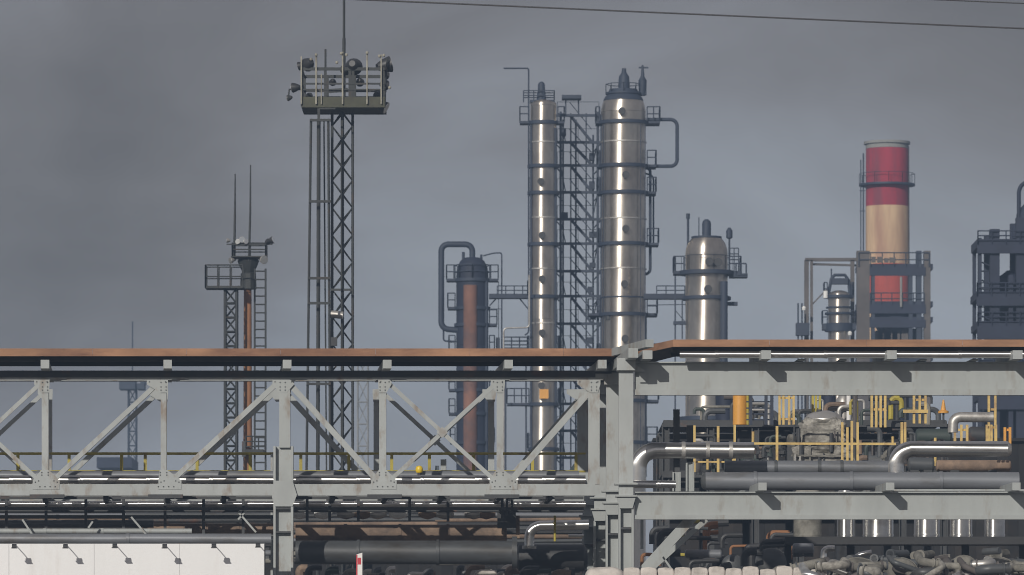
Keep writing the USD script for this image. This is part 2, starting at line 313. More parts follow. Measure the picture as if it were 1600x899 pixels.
# ------------------------------------------------------------------ rust edged deck on top of both racks
DZ = 14.09
dk = thing('walkway_deck', 'long flat deck with rusty edge lying on top of the grey racks', 'deck', (0, 184, DZ))
L0, L1, R0, R1 = PX(-150, 183.4), PX(985, 183.4), PX(1052, 179.0), PX(1680, 179.0)
under = [(L0, 183.42), (L1, 183.42), (R0, 179.02), (R1, 179.02), (R1, 182.2), (R0 + 0.6, 182.2), (L1 + 0.7, 187.1), (L0, 187.1)]
from shapely.geometry import Polygon
def slab(poly, z0, z1):
    t = trimesh.creation.extrude_polygon(Polygon(poly), z1 - z0, engine='earcut'); t.apply_translation([0, 0, z0]); return M().tm(t)
part(dk, 'deck_plate', slab(under, DZ + 0.02, DZ + 0.06), 'deck_under', smooth=False)
e0 = [L0]
xs = np.arange(L0, L1, 3.0).tolist() + [L1]
for a, b in zip(xs[:-1], xs[1:]):
    part(dk, 'edge_channel', M().span([a + 0.004, 183.4, DZ], [b - 0.004, 183.418, DZ + 0.245]).span([a + 0.004, 183.418, DZ + 0.225], [b - 0.004, 183.6, DZ + 0.245]), 'rust_deck')
xs = np.arange(R0, R1, 3.0).tolist() + [R1]
for a, b in zip(xs[:-1], xs[1:]):
    part(dk, 'edge_channel', M().span([a + 0.004, 179.0, DZ], [b - 0.004, 179.018, DZ + 0.225]).span([a + 0.004, 179.018, DZ + 0.205], [b - 0.004, 179.2, DZ + 0.225]), 'rust_deck')
part(dk, 'corner_edge', M().beam([L1, 183.4, DZ + 0.11], [R0, 179.0, DZ + 0.11], 0.22, 0.02), 'rust_deck')
part(dk, 'edge_channel', M().span([L0, 187.1, DZ], [L1 + 0.7, 187.12, DZ + 0.24]), 'rust_deck')
for yy, x0, x1 in ((184.2, L0, L1), (186.5, L0, L1), (179.9, R0, R1), (181.8, R0, R1)):
    part(dk, 'stringer', M().beam([x0, yy, DZ - 0.055], [x1, yy, DZ - 0.055], 0.13, 0.1), 'deck_under')

# ------------------------------------------------------------------ stepped columns and right rack
rk = thing('pipe_rack', 'tall pale grey pipe rack with two deep girders and four stepped columns, right half', 'pipe rack', (PX(978, 180), 180, 0))
YR = 180.0
C0 = W(978, 0, YR)
for i, (d, w) in enumerate(((0, 0.48), (5.3, 0.47), (10.6, 0.46), (16.0, 0.45))):
    c = sk([C0[0], YR, 0], d); top = PZ(580, YR) - (0.0 if i == 0 else 0.12)
    part(rk, 'column', M().ibeam([c[0], c[1], 0], [c[0], c[1], PZ(795, YR)], w, 0.5, 0.07, 0.03), 'steel_grey')
    part(rk, 'column', M().beam([c[0], c[1], PZ(795, YR)], [c[0], c[1], top], w - 0.03, 0.46), 'steel_pale')
    for py, hw in ((757, 0.36), (776, 0.33)):
        part(rk, 'cap_plate', M().span([c[0] - hw, c[1] - 0.4, PZ(py, YR) - 0.025], [c[0] + hw, c[1] + 0.3, PZ(py, YR) + 0.025]), 'steel_grey')
    part(rk, 'bracket', M().plate([(c[0] - 0.3, PZ(777.5, YR)), (c[0] + 0.3, PZ(777.5, YR)), (c[0] + 0.2, PZ(795, YR)), (c[0] - 0.2, PZ(795, YR))], c[1] - 0.32, c[1] - 0.24), 'steel_grey')
    part(rk, 'stiffener_plate', M().span([c[0] - w / 2 + 0.08, c[1] - 0.25, PZ(826, YR) - 0.035], [c[0] + w / 2 - 0.08, c[1] - 0.02, PZ(826, YR) + 0.035]), 'dark_steel')
    part(rk, 'column_head', M().span([c[0] - 0.29, c[1] - 0.42, top], [c[0] + 0.29, c[1] + 0.35, top + 0.38]), 'steel_pale')
# corner beam that ties the column heads together
a, b = sk([C0[0], YR, 0], -1.6), sk([C0[0], YR, 0], 17)
part(rk, 'cross_beam', M().beam([a[0] + 0.1, a[1], 13.86], [b[0], b[1], 13.86], 0.3, 0.3), 'steel_grey')
part(rk, 'corner_beam', M().beam([PX(962, 183), 183.2, 14.2], [PX(1015, 179), 179.0, 14.2], 0.24, 0.26), 'steel_grey')
part(rk, 'knee_plate', M().plate([(PX(990, YR), PZ(568, YR)), (PX(1010, YR), PZ(582, YR)), (PX(990, YR), PZ(582, YR))], YR - 0.3, YR - 0.28), 'steel_grey')
def girder(y0, y1, x0, x1, Y, cap, foot):
    part(rk, 'girder_web', M().beam(W(x0, (y0 + y1) / 2, Y), W(x1, (y0 + y1) / 2, Y), (y1 - y0) * K(Y), 0.03), 'steel_grey')
    part(rk, 'girder_flange', M().beam(W(x0, y0 + cap / 2, Y), W(x1, y0 + cap / 2, Y), cap * K(Y), 0.34), 'steel_grey')
    part(rk, 'girder_flange', M().beam(W(x0, y1 - foot / 2, Y), W(x1, y1 - foot / 2, Y), foot * K(Y), 0.3), 'steel_grey')
girder(566, 618, 992, 1680, YR, 2.0, 9)
girder(769, 812, 992, 1680, YR, 1.8, 7)
part(rk, 'girder_lip', M().beam(W(999, 590, YR - 0.1), W(1010, 590, YR - 0.1), 15 * K(YR), 0.02), 'steel_grey')
for px in (1006, 1190, 1385, 1580):
    a = sk(W(px, 0, YR), -1.4); b = sk(W(px, 0, YR), 2.4)
    part(rk, 'cross_beam', M().beam([a[0], a[1], 13.82], [b[0], b[1], 13.82], 0.27, 0.3), 'steel_pale')
for px in (1185, 1383, 1579):
    a = sk(W(px, 0, YR), -1.25); b = sk(W(px, 0, YR), 9)
    part(rk, 'cross_beam', M().beam([a[0], a[1], PZ(763, YR)], [b[0], b[1], PZ(763, YR)], 0.24, 0.26), 'steel_pale')
for px in (1250, 1315, 1440, 1520):
    a = sk(W(px, 0, YR), -0.5); b = sk(W(px, 0, YR), 1.2)
    part(rk, 'clip_plate', M().beam([a[0], a[1], PZ(565, YR) + 0.02], [b[0], b[1], PZ(565, YR) + 0.02], 0.05, 0.2), 'steel_grey')
# braces below the lower girder
part(rk, 'brace', M().beam(W(1084, 806, YR + 0.45), W(975, 925, YR + 0.45), 16 * K(YR), 0.12), 'steel_grey')
part(rk, 'brace', M().beam(W(1110, 806, YR + 5), W(995, 910, YR + 5), 8 * K(YR), 0.1), 'steel_grey')
part(rk, 'brace', M().beam(W(1034, 868, YR + 0.6), W(1060, 905, YR + 0.6), 3 * K(YR), 0.05), 'steel_grey')
part(rk, 'hanger_rod', M().tube([W(1003, 808, YR + 1), W(1003, 858, YR + 1)], 0.05, 8), 'steel_grey')

# ------------------------------------------------------------------ pipes on the left bridge
def hpipe(name, label, y0, y1, x0, x1, Y, mat, joints=(), n=18, flange=None):
    r = (y1 - y0) / 2 * K(Y); py = (y0 + y1) / 2
    t = thing(name, label, 'pipe', W(x0, py, Y) * [1, 1, 0] + [0, 0, PZ(py, Y) - r])
    cuts = [x0, *joints, x1]
    for a, b in zip(cuts[:-1], cuts[1:]):
        part(t, 'pipe_section', M().tube([W(a, py, Y) + [0.003, 0, 0], W(b, py, Y) - [0.003, 0, 0]], r, n), mat)
    for j in joints:
        part(t, 'joint_band', M().tube([W(j, py, Y) - [0.05, 0, 0], W(j, py, Y) + [0.05, 0, 0]], r * 1.07 + 0.006, n), flange or mat)
    return t
hpipe('insulated_pipe', 'bright silver pipe just above the bottom chord of the truss bridge', 743, 758, -150, 915, 187.0, 'silver_pipe', (18, 128, 232, 330, 470, 560, 660, 745, 850))
hpipe('insulated_pipe', 'dull grey pipe behind the yellow handrail on the truss bridge', 736, 750, -150, 905, 189.3, 'grey_pipe', (60, 300, 520, 760))
hpipe('insulated_pipe', 'slim silver pipe hung just under the bottom chord of the truss bridge', 783, 793, -150, 915, 187.2, 'silver_pipe', (105, 218, 296, 388, 478, 512, 556, 610, 712, 800, 880))
hpipe('dark_pipe', 'thin black pipe under the slim silver pipe of the bridge', 796, 801, -150, 912, 188.0, 'dark_steel', (140, 350, 640))
hpipe('dark_pipe', 'thin dark pipe along the lower tier left of the truss column', 805, 811, -150, 430, 189.2, 'dark_pipe', (90, 260))
hpipe('insulated_pipe', 'tan lagged pipe in the shade of the lower tier right of the truss column', 820, 846, 462, 792, 190.0, 'lagging_tan', (540, 625, 700), flange='lagging_tan')
hpipe('insulated_pipe', 'brown lagged pipe in the lower tier above the right end of the white billboard', 818, 836, 215, 430, 188.6, 'lagging_tan', (262, 320, 372), flange='lagging_tan')
hpipe('insulated_pipe', 'pale greenish pipe just above the top edge of the white billboard', 826, 834, -150, 300, 186.6, 'steel_pale', (70, 160))
hpipe('insulated_pipe', 'dark slate pipe in the lower tier at the far left', 812, 825, -150, 240, 187.6, 'dark_pipe', (40, 150))
hpipe('dark_pipe', 'dark grey pipe running along behind the top of the white billboard', 834, 851, -150, 424, 182.5, 'grey_pipe', (200,))
bp = hpipe('large_pipe', 'thick dark grey pipe lying below the bridge right of the truss column', 845, 882, 462, 806, 187.4, 'dark_pipe', (560, 684))
part(bp, 'flange', M().tube([W(800, 863.5, 187.4), W(808, 863.5, 187.4)], 0.52, 24), 'dark_pipe')
lt = thing('tier_frame', 'dark steel lower tier frame hung below the truss bridge', 'steel frame', (PX(400, 188), 188, PZ(850, 188)))
for y0, x0, x1, Y in ((778, -150, 912, 186.2), (795, -150, 912, 186.4), (808, -150, 430, 187.0)):
    part(lt, 'runner_beam', M().beam(W(x0, y0, Y), W(x1, y0, Y), 0.09, 0.12), 'dark_steel')
for px in (10, 72, 134, 193, 258, 318, 380, 480, 515, 560, 640, 700, 785):
    part(lt, 'hanger_post', M().beam(W(px, 776, 186.9), W(px, 838 if px < 420 else 815, 186.9), 0.09, 0.1), 'dark_steel')
for x0, y0, x1, y1 in ((35, 812, 52, 838), (145, 815, 138, 825), (205, 808, 228, 835), (372, 800, 400, 832), (385, 798, 372, 812)):
    part(lt, 'stay_bar', M().beam(W(x0, y0, 186.0), W(x1, y1, 186.0), 0.06, 0.05), 'steel_pale')
for k, px in enumerate((785, 792, 800)):
    part(lt, 'clamp', M().beam(W(px, 774, 186.6), W(px, 806, 186.6), 0.07, 0.1), 'lamp_black')
part(lt, 'junction_box', M().span(W(777, 800, 188.6), W(806, 826, 189.4)), 'lamp_black')
part(lt, 'junction_box', M().span(W(806, 806, 189.0), W(812, 842, 189.3)), 'lagging_tan')
vb = thing('valve_bank', 'row of small flanged valves under the slim silver pipe right of the truss column', 'valves', W(640, 822, 190))
for i, px in enumerate((468, 505, 541, 567, 590, 622, 668, 695, 740, 760)):
    c = W(px, 803, 189.6)
    part(vb, 'valve_body', M().tube([c - [0.3, 0, 0], c - [0.16, 0, 0], c, c + [0.16, 0, 0], c + [0.3, 0, 0]], [0.09, 0.15, 0.19, 0.15, 0.09], 10), ('lamp_white' if i in (0, 1, 3, 5) else 'dull_silver') if i % 3 or i == 0 else 'lagging_tan')
el = thing('elbow_pipe', 'shiny grey elbow pipe turning down left of the stepped columns', 'pipe', W(826, 860, 191))
part(el, 'elbow', M().pipe([W(827, 858, 191), W(827, 822, 191), W(920, 820, 191)], 0.165, 0.5, 18), 'silver_pipe')
part(el, 'flange', M().tube([W(827, 853, 191), W(827, 858, 191)], 0.24, 18), 'dull_silver')
vs = thing('horizontal_drum', 'black horizontal drum under the shiny elbow pipe', 'vessel', W(855, 890, 193))
part(vs, 'shell', M().tube([W(806, 872, 193.5), W(811, 872, 193.5), W(912, 872, 193.5), W(918, 872, 193.5)], [0.3, 0.46, 0.46, 0.3], 24), 'lamp_black')
part(vs, 'saddle', M().span(W(825, 885, 193.2), W(838, 920, 193.8)), 'dark_steel'); part(vs, 'saddle', M().span(W(885, 885, 193.2), W(898, 920, 193.8)), 'dark_steel')
hpipe('insulated_pipe', 'short pale pipe beside the left edge of the stepped columns', 835, 840, 888, 912, 192, 'silver_pipe', ())
solo('stand_post', 'slim yellow post standing in front of the black drum', 'post', M().tube([W(867, 806, 190.2), W(867, 846, 190.2)], 0.04, 8), 'yellow_olive')

# yellow handrail on the bridge walkway
yh = thing('handrail', 'yellow olive handrail along the truss bridge walkway', 'handrail', (PX(400, 190), 190, PZ(757, 190)))
for py in (709, 737):
    for x0, x1 in ((-150, 240), (240, 440), (440, 700), (700, 915)):
        part(yh, 'rail', M().tube([W(x0, py, 189.9), W(x1, py, 189.9)], 0.045, 8), 'yellow_olive')
for px in (-60, 28, 108, 190, 227, 308, 391, 470, 545, 612, 671, 740, 832, 900):
    part(yh, 'post', M().beam(W(px, 709, 189.9), W(px, 758, 189.9), 0.1, 0.08), 'yellow_olive')
part(yh, 'kick_plate', M().beam(W(-150, 744, 190.0), W(915, 744, 190.0), 0.12, 0.02), 'yellow_olive')
vv = thing('valve', 'round bright yellow valve cap on the bridge walkway behind the handrail', 'valve', W(655, 746, 189))
part(vv, 'stem', M().tube([W(655, 748, 189), W(655, 738, 189)], 0.06, 10), 'dark_steel')
part(vv, 'cap', M().lathe(W(655, 739, 189), [(0.09, 0), (0.12, 0.05), (0.125, 0.13), (0.1, 0.2), (0.04, 0.23)], 16), 'yellow_bright')
for px, py0, py1, w, nm in ((693, 718, 738, 9, 'meter'), (683, 728, 745, 6, 'meter')):
    solo('control_box', 'small grey control box on the bridge walkway at ' + ('the right of' if px == 693 else 'the foot of') + ' the yellow valve cap', 'control box', M().span(W(px - w / 2, py0, 190.3), W(px + w / 2, py1, 190.5)), 'steel_pale' if px == 693 else 'far_roof')

# ------------------------------------------------------------------ white billboard with lamps
bb = thing('billboard', 'plain white billboard at the bottom left with small lamps along its top', 'billboard', (PX(200, 178), 178, 0))
for a_, b_ in ((-150, 14), (14, 147), (147, 280), (280, 413)): part(bb, 'panel', M().span([PX(a_, 178) + .004, 178.0, 0.6], [PX(b_, 178) - .004, 178.08, PZ(850, 178)]), 'white_board')
part(bb, 'frame', M().span([PX(-150, 178), 178.08, 0.5], [PX(414, 178), 178.3, PZ(849, 178)]), 'dark_steel')
for px in (60, 300): part(bb, 'support_post', M().span([PX(px, 178) - 0.1, 178.3, 0], [PX(px, 178) + 0.1, 178.55, PZ(852, 178)]), 'steel_grey')
for px in (22, 102, 179, 257, 334, 403):
    x, z = PX(px, 177), PZ(853.5 + (px * 7 % 5) * .45 - .6, 177)
    a = part(bb, 'lamp_arm', M().tube([[x, 178, z + 0.05], [x, 177.1, z + 0.05]], 0.013, 8), 'dark_steel')
    part(bb, 'lamp', M().tube([[x - 0.07, 177.1, z + 0.02], [x + 0.07, 177.1, z + 0.02]], 0.07, 10).span([x - 0.09, 177.0, z - 0.045], [x + 0.09, 177.18, z - 0.02]), 'lamp_black')
bp_ = thing('barrier_post', 'red and white striped post at the bottom edge before the thick dark pipe', 'post', (PX(560, 172), 172, 0))
x, kk = PX(561, 172), K(172)
zt = PZ(864, 172)
part(bp_, 'post_body', M().add([[x - 5 * kk, 172, 0], [x + 5 * kk, 172, 0], [x + 5 * kk, 172.1, 0], [x - 5 * kk, 172.1, 0], [x - 4 * kk, 172, zt - 0.05], [x + 5 * kk, 172, zt], [x + 5 * kk, 172.1, zt], [x - 4 * kk, 172.1, zt - 0.05]],
     [[0, 1, 5], [0, 5, 4], [1, 2, 6], [1, 6, 5], [2, 3, 7], [2, 7, 6], [3, 0, 4], [3, 4, 7], [4, 5, 6], [4, 6, 7]]), 'white_paint')
part(bp_, 'red_edge', M().add([[x - 7 * kk, 171.99, 0], [x - 2 * kk, 171.99, 0], [x - 2 * kk, 172.08, 0], [x - 7 * kk, 172.08, 0], [x - 4.5 * kk, 171.99, zt - 0.06], [x - 2.5 * kk, 171.99, zt - 0.06], [x - 2.5 * kk, 172.08, zt - 0.06], [x - 4.5 * kk, 172.08, zt - 0.06]],
     [[0, 1, 5], [0, 5, 4], [1, 2, 6], [1, 6, 5], [2, 3, 7], [2, 7, 6], [3, 0, 4], [3, 4, 7], [4, 5, 6], [4, 6, 7]]), 'red_paint')
for zz in (zt - 0.35, zt - 0.95, zt - 1.5): part(bp_, 'stripe', M().span([x - 2 * kk, 171.992, zz], [x + 3 * kk, 171.999, zz + 0.2]), 'red_paint')

# ------------------------------------------------------------------ pipes on the right rack
hpipe('insulated_pipe', 'long bright silver pipe tucked under the rusty deck edge on the right', 548.5, 560, 1062, 1690, 179.25, 'silver_pipe', (1120, 1290, 1500))
sp = thing('elbow_pipe', 'big shiny pipe that bends down beside the stepped columns', 'pipe', W(998, 755, 182.7))
part(sp, 'elbow', M().pipe([W(997, 760, 182.7), W(997, 704, 182.7), W(1178, 704, 182.7)], 13 * K(182.7), 0.75, 20), 'silver_pipe')
for px in (1068, 1106, 1142): part(sp, 'joint_band', M().tube([W(px - 3, 704, 182.7), W(px + 3, 704, 182.7)], 13.8 * K(182.7), 20), 'dull_silver')
hpipe('insulated_pipe', 'short silver pipe running right behind the foot of the big shiny bend', 751, 763, 985, 1056, 181.8, 'silver_pipe', (1030,))
sp2 = thing('elbow_pipe', 'shiny pipe with a long level run, its left end bent down, right side', 'pipe', W(1400, 750, 182.7))
part(sp2, 'elbow', M().pipe([W(1400, 752, 182.7), W(1400, 702, 182.7), W(1574, 702, 182.7)], 12.5 * K(182.7), 0.75, 20), 'silver_pipe')
part(sp2, 'end_cap', M().tube([W(1574, 702, 182.7), W(1580, 702, 182.7)], [12.5 * K(182.7), 8 * K(182.7)], 20), 'dull_silver')
sp3 = thing('elbow_pipe', 'dull silver pipe with bent left end, higher and shorter than the long shiny one', 'pipe', W(1490, 670, 196))
part(sp3, 'elbow', M().pipe([W(1489, 676, 196), W(1489, 652, 196), W(1552, 652, 196)], 8 * K(196), 0.4, 18), 'dull_silver')
dp = hpipe('large_pipe', 'long thick dark grey pipe lying on the right rack above the lower girder', 738, 766, 1102, 1592, 181.6, 'grey_pipe', (1180, 1330, 1470))
part(dp, 'end_cap', M().tube([W(1102, 752, 181.6), W(1097, 752, 181.6), W(1095, 752, 181.6)], [14 * K(181.6), 11 * K(181.6), 4 * K(181.6)], 20), 'dark_pipe')
hpipe('large_pipe', 'bluish grey pipe in sections behind the thick dark pipe on the right rack', 720, 741, 1132, 1392, 183.8, 'grey_pipe', (1212, 1280, 1315), flange='dark_pipe')
hpipe('dark_pipe', 'thin pale pipe on top of the lower girder at far right', 764.5, 768.5, 1395, 1600, 180.4, 'steel_pale', ())
for px, yt, ym, lab in ((1057, 640, 738, 'dark steel post left of the pair beside the big shiny bend'), (1078, 665, 740, 'dark steel post right of the pair beside the big shiny bend')):
    t = thing('support_post', lab, 'post', [PX(px, 183), 183, PZ(768, 180)])
    part(t, 'upper_post', M().beam(W(px, ym - (0 if px == 1057 else 18), 183.3), W(px, yt, 183.3), 10 * K(183), 0.2), 'dark_steel')
    part(t, 'foot', M().ibeam(W(px, 768, 183.0), W(px, ym - (0 if px == 1057 else 18), 183.0), 13 * K(183), 0.24, 0.05), 'steel_grey')

# ------------------------------------------------------------------ process clutter on the right
yr = thing('handrail', 'orange yellow guard rail in front of the lumpy lagged vessel', 'handrail', W(1240, 738, 200))
part(yr, 'rail', M().beam(W(1085, 693, 200), W(1400, 694, 200), 0.08, 0.06), 'yellow_paint')
part(yr, 'rail', M().beam(W(1085, 722, 200.2), W(1400, 722, 200.2), 0.06, 0.05), 'yellow_paint')
for px, yt in ((1085, 665), (1122, 666), (1148, 664), (1214, 666), (1316, 660), (1324, 668), (1331, 658), (1340, 660)):
    part(yr, 'post', M().beam(W(px, 738, 200), W(px, yt, 200), 0.085, 0.07), 'yellow_paint')
def ladder(xs, y0, y1, Y, rungs, lab, mat='yellow_paint', w=0.085):
    t = thing('yellow_frame', lab, 'steel frame', W(xs[0], y1, Y))
    for x in xs: part(t, 'upright', M().beam(W(x, y1, Y), W(x, y0, Y), w, 0.1), mat)
    for r in rungs: part(t, 'crossbar', M().beam(W(xs[0] - 2, r, Y + 0.06), W(xs[-1] + 2, r, Y + 0.06), 0.08, 0.05), mat)
    return t
ladder((1362, 1369, 1376, 1383), 575, 668, 207, (600, 640), 'yellow frame of four close uprights under the upper girder')
t = ladder((1428, 1437, 1446), 575, 662, 208, (606, 625), 'yellow frame of three uprights with a long crossbar')
part(t, 'crossbar', M().beam(W(1411, 643, 207.9), W(1450, 643, 207.9), 0.12, 0.06), 'yellow_paint')
ladder((1545, 1555), 575, 692, 205, (640,), 'tall pair of orange yellow uprights by the dark blue structure')
ladder((1492, 1502, 1511), 664, 694, 199, (672,), 'low yellow stand of three bars under the higher silver elbow pipe')
ladder((1542, 1549, 1556), 664, 694, 198.6, (668,), 'low orange yellow stand of three bars at the end of the higher silver pipe')
ladder((1570, 1578), 668, 694, 199, (672,), 'rightmost low orange yellow stand beside the dark blue structure', 'orange_paint')
ladder((1409, 1414), 660, 694, 199.5, (664, 690), 'short yellow stand left of the long level shiny pipe', 'yellow_paint')
ladder((1218, 1224, 1233, 1240), 590, 664, 212, (622, 655), 'yellow frame right of the orange column and black ladder', 'yellow_paint')
ladder((1270, 1275, 1281), 590, 655, 214, (640,), 'pale green yellow frame behind the lumpy lagged vessel', 'yellow_olive')
oc = thing('orange_column', 'bright orange yellow column under the upper girder', 'column', [PX(1156, 215), 215, 0])
part(oc, 'column_body', M().lathe([PX(1156, 215), 215, 0], [(11 * K(215), PZ(664, 215)), (11 * K(215), PZ(590, 215))], 20), 'orange_paint')
part(oc, 'side_pipe', M().tube([[PX(1168, 215), 214.9, PZ(664, 215)], [PX(1168, 215), 214.9, PZ(600, 215)]], 0.05, 8), 'yellow_olive')
bl = thing('steel_ladder', 'black ladder platform between the orange column and the yellow frame', 'ladder', W(1190, 665, 213))
for x in (1173, 1197, 1206): part(bl, 'upright', M().beam(W(x, 664, 213), W(x, 600, 213), 0.12, 0.1), 'tower_steel')
for y in (628, 638, 647, 656): part(bl, 'rung', M().beam(W(1166, y, 213.1), W(1208, y, 213.1), 0.05, 0.05), 'tower_steel')

# lumpy lagged vessel
def lumpy(center, half, seed, amp=0.18, sub=4, fr=1.3, ex=0.55):
    s = trimesh.creation.icosphere(subdivisions=sub); v = s.vertices.copy()
    p = np.sign(v) * np.abs(v) ** ex; v = p / np.abs(p).max()
    v = v * half + center
    v += (meshkit.fbm(v * fr, 4, seed) - 0.5)[:, None] * 2 * amp * s.vertices
    return v, s.faces
lv = thing('lagged_vessel', 'lumpy grey lagged vessel like wrapped masonry behind the orange yellow guard rail', 'vessel', W(1285, 745, 204))
Yl = 204.0; kl = K(Yl)
part(lv, 'lower_shell', M().add(*lumpy(W(1284, 722, Yl), np.array([48 * kl, 1.0, 26 * kl]), 3, .2, 5, 4.0, .3)), 'lagging_pale')
part(lv, 'upper_shell', M().add(*lumpy(W(1285, 683, Yl), np.array([34 * kl, 0.8, 27 * kl]), 5, .2, 5, 4.0, .35)), 'lagging_pale')
part(lv, 'top_head', M().lathe(W(1287, 664, Yl + 0.2), [(0.75, 0), (0.72, 0.2), (0.5, 0.4), (0.2, 0.5)], 20), 'dull_silver')
part(lv, 'nozzle', M().tube([W(1280, 660, Yl), W(1280, 640, Yl)], 0.1, 10), 'dark_steel')
part(lv, 'band', M().beam(W(1248, 693, Yl - 0.95), W(1322, 693, Yl - 0.95), 0.08, 0.05), 'dark_steel')
r = random.Random(31)
for i in range(14):
    x_ = r.uniform(1240, 1328); y_ = r.uniform(655, 730); Yn = Yl - 1.0 - r.uniform(0, .15)
    part(lv, 'strap' if i % 2 else 'small_pipe', M().tube([W(x_, y_, Yn), W(x_, y_ + r.uniform(10, 34), Yn)], r.uniform(.03, .07), 8), r.choice(['dark_steel', 'lagging_grey', 'frame_taupe', 'dull_silver']))
for y_ in (672, 712, 726): part(lv, 'band', M().beam(W(1250 - (y_ > 700) * 14, y_, Yl - 1.12), W(1320 + (y_ > 700) * 12, y_ + 1, Yl - 1.12), .06, .04), 'lagging_grey')
lv2 = thing('lagged_vessel', 'small pale lagged pump left of the lumpy grey vessel', 'pump', W(1236, 735, 203))
part(lv2, 'casing', M().add(*lumpy(W(1237, 690, 203.5), np.array([7 * kl, 0.3, 11 * kl]), 8, 0.07, 3)), 'lagging_grey')
part(lv2, 'pedestal', M().span(W(1230, 745, 203.2), W(1244, 700, 203.8)), 'dark_steel')
rv = thing('round_vessel', 'rounded pale grey vessel in the gap under the upper girder', 'vessel', W(1318, 665, 235))
part(rv, 'shell', M().lathe([PX(1318, 235), 235, 0], [(14 * K(235), 0), (14 * K(235), PZ(640, 235)), (12 * K(235), PZ(626, 235)), (7 * K(235), PZ(617, 235)), (2 * K(235), PZ(613, 235))], 24), 'dull_silver')
part(rv, 'side_pipe', M().tube([W(1326, 665, 233.8), W(1326, 590, 233.8)], 0.09, 10), 'white_paint')
solo('slender_pole', 'slender brownish pole beside the rounded pale vessel', 'pole', M().tube([W(1336, 690, 206), W(1336, 600, 206)], 0.09, 8), 'frame_taupe')

# process units: frames with equipment in them (dark, deep behind the right rack)
def process_frame(label, xs, levels, Y, dep, mat, seed, eq=True, name='process_frame'):
    r = random.Random(seed)
    t = thing(name, label, 'steel structure', [PX((xs[0] + xs[-1]) / 2, Y), Y, 0])
    top = min(levels)
    for x in xs:
        for dy in (0, dep):
            part(t, 'column', M().ibeam([PX(x, Y), Y + dy, 0], [PX(x, Y), Y + dy, PZ(top, Y)], 0.3, 0.3, 0.05), mat)
    for lv_ in levels:
        for dy in (-0.2, dep + 0.2):
            part(t, 'floor_beam', M().beam(W(xs[0] - 4, lv_, Y) + [0, dy, 0], W(xs[-1] + 4, lv_, Y) + [0, dy, 0], 0.25, 0.14), mat)
        part(t, 'floor_plate', M().span(W(xs[0] - 3, lv_, Y) + [0, -0.05, 0.13], W(xs[-1] + 3, lv_, Y) + [0, dep, 0.16]), mat)
    return t
process_frame('dark process frame with floors right behind the orange yellow guard rail', (1040, 1110, 1180, 1250, 1330, 1410, 1475), (663, 742, 800), 228, 9, 'dark_steel', 1)
def drum(name, label, x0, x1, py, rpx, Y, mat, saddle=True, legs_to=None):
    r = rpx * K(Y); a, b = W(x0, py, Y), W(x1, py, Y); h = 0.35 * r
    t = thing(name, label, 'vessel', [(a[0] + b[0]) / 2, Y, a[2] - r])
    part(t, 'shell', M().tube([a + [0, 0, 0], a + [h * .4, 0, 0], a + [h, 0, 0], b - [h, 0, 0], b - [h * .4, 0, 0], b], [r * .45, r * .85, r, r, r * .85, r * .45], 22), mat)
    for f in (0.25, 0.75):
        p = a + (b - a) * f; part(t, 'saddle', M().span([p[0] - 0.15, Y - r * .6, a[2] - r * 1.35], [p[0] + 0.15, Y + r * .6, a[2] - r * .6]), 'dark_steel')
    return t
drum('horizontal_drum', 'dark green drum behind the guard rail left of the yellow posts', 1152, 1208, 716, 13, 222, 'green_dark')
drum('horizontal_drum', 'black drum on the upper floor left of the lumpy vessel', 1150, 1238, 682, 15, 229, 'lamp_black')
drum('horizontal_drum', 'dark grey drum below the four close yellow uprights', 1345, 1395, 722, 16, 215, 'dark_pipe')
drum('horizontal_drum', 'green black drum under the higher silver elbow pipe', 1430, 1488, 682, 12, 216, 'green_dark')
drum('horizontal_drum', 'black drum between the high silver pipe and the long level shiny pipe', 1512, 1542, 680, 13, 212, 'dark_steel')
drum('horizontal_drum', 'tan drum under the long level shiny pipe on the right', 1462, 1580, 728, 9, 200, 'lagging_tan')
drum('horizontal_drum', 'brown black drum under the long level shiny pipe near its bend', 1418, 1460, 726, 11, 199, 'dark_pipe')
mp = thing('pump_set', 'row of small dark pumps with pale caps behind the guard rail on the right', 'pumps', W(1300, 738, 206))
r = random.Random(5)
for px in (1088, 1103, 1118, 1136, 1170, 1186, 1200, 1227, 1352, 1366, 1388, 1405, 1436, 1452, 1468):
    h = r.uniform(12, 42); c = W(px, 738, 207 + r.uniform(-2, 4)); ww = r.uniform(0.1, 0.22)
    part(mp, 'pump_body', M().lathe(c, [(ww * .8, 0), (ww, 0.15), (ww, h * K(207) * .75), (ww * .6, h * K(207) * .85), (ww * .7, h * K(207) * .9), (ww * .3, h * K(207))], 12), r.choice(['dark_steel', 'green_dark', 'lagging_grey', 'dark_pipe', 'frame_taupe']))
pb = thing('pipe_cluster', 'tangle of thin dark and pale process pipes under the upper girder', 'pipework', W(1250, 665, 222))
r = random.Random(9)
for i in range(46):
    x0 = r.uniform(1090, 1480); y0 = r.choice([664, 664, 742]); h = r.uniform(12, 50); Y = r.uniform(218, 236); ln = r.choice([-1, 1]) * r.uniform(8, 50)
    pts = [W(x0, y0, Y), W(x0, y0 - h, Y), W(min(max(x0 + ln, 1085), 1478), y0 - h, Y)]
    if r.random() < 0.6: pts.append(W(min(max(x0 + ln, 1085), 1478), y0 - h + r.uniform(5, h * .9), Y))
    part(pb, 'pipe_run', M().pipe(pts, r.uniform(0.04, 0.12), None, 8), r.choice(['dark_steel', 'dark_steel', 'dull_silver', 'lagging_grey', 'yellow_olive', 'frame_taupe', 'dark_pipe', 'green_dark', 'lagging_tan']))
pf2 = thing('pipe_cluster', 'front tangle of lit pipes, valves and yellow stanchions behind the guard rail', 'pipework', W(1250, 738, 205))
r = random.Random(14)
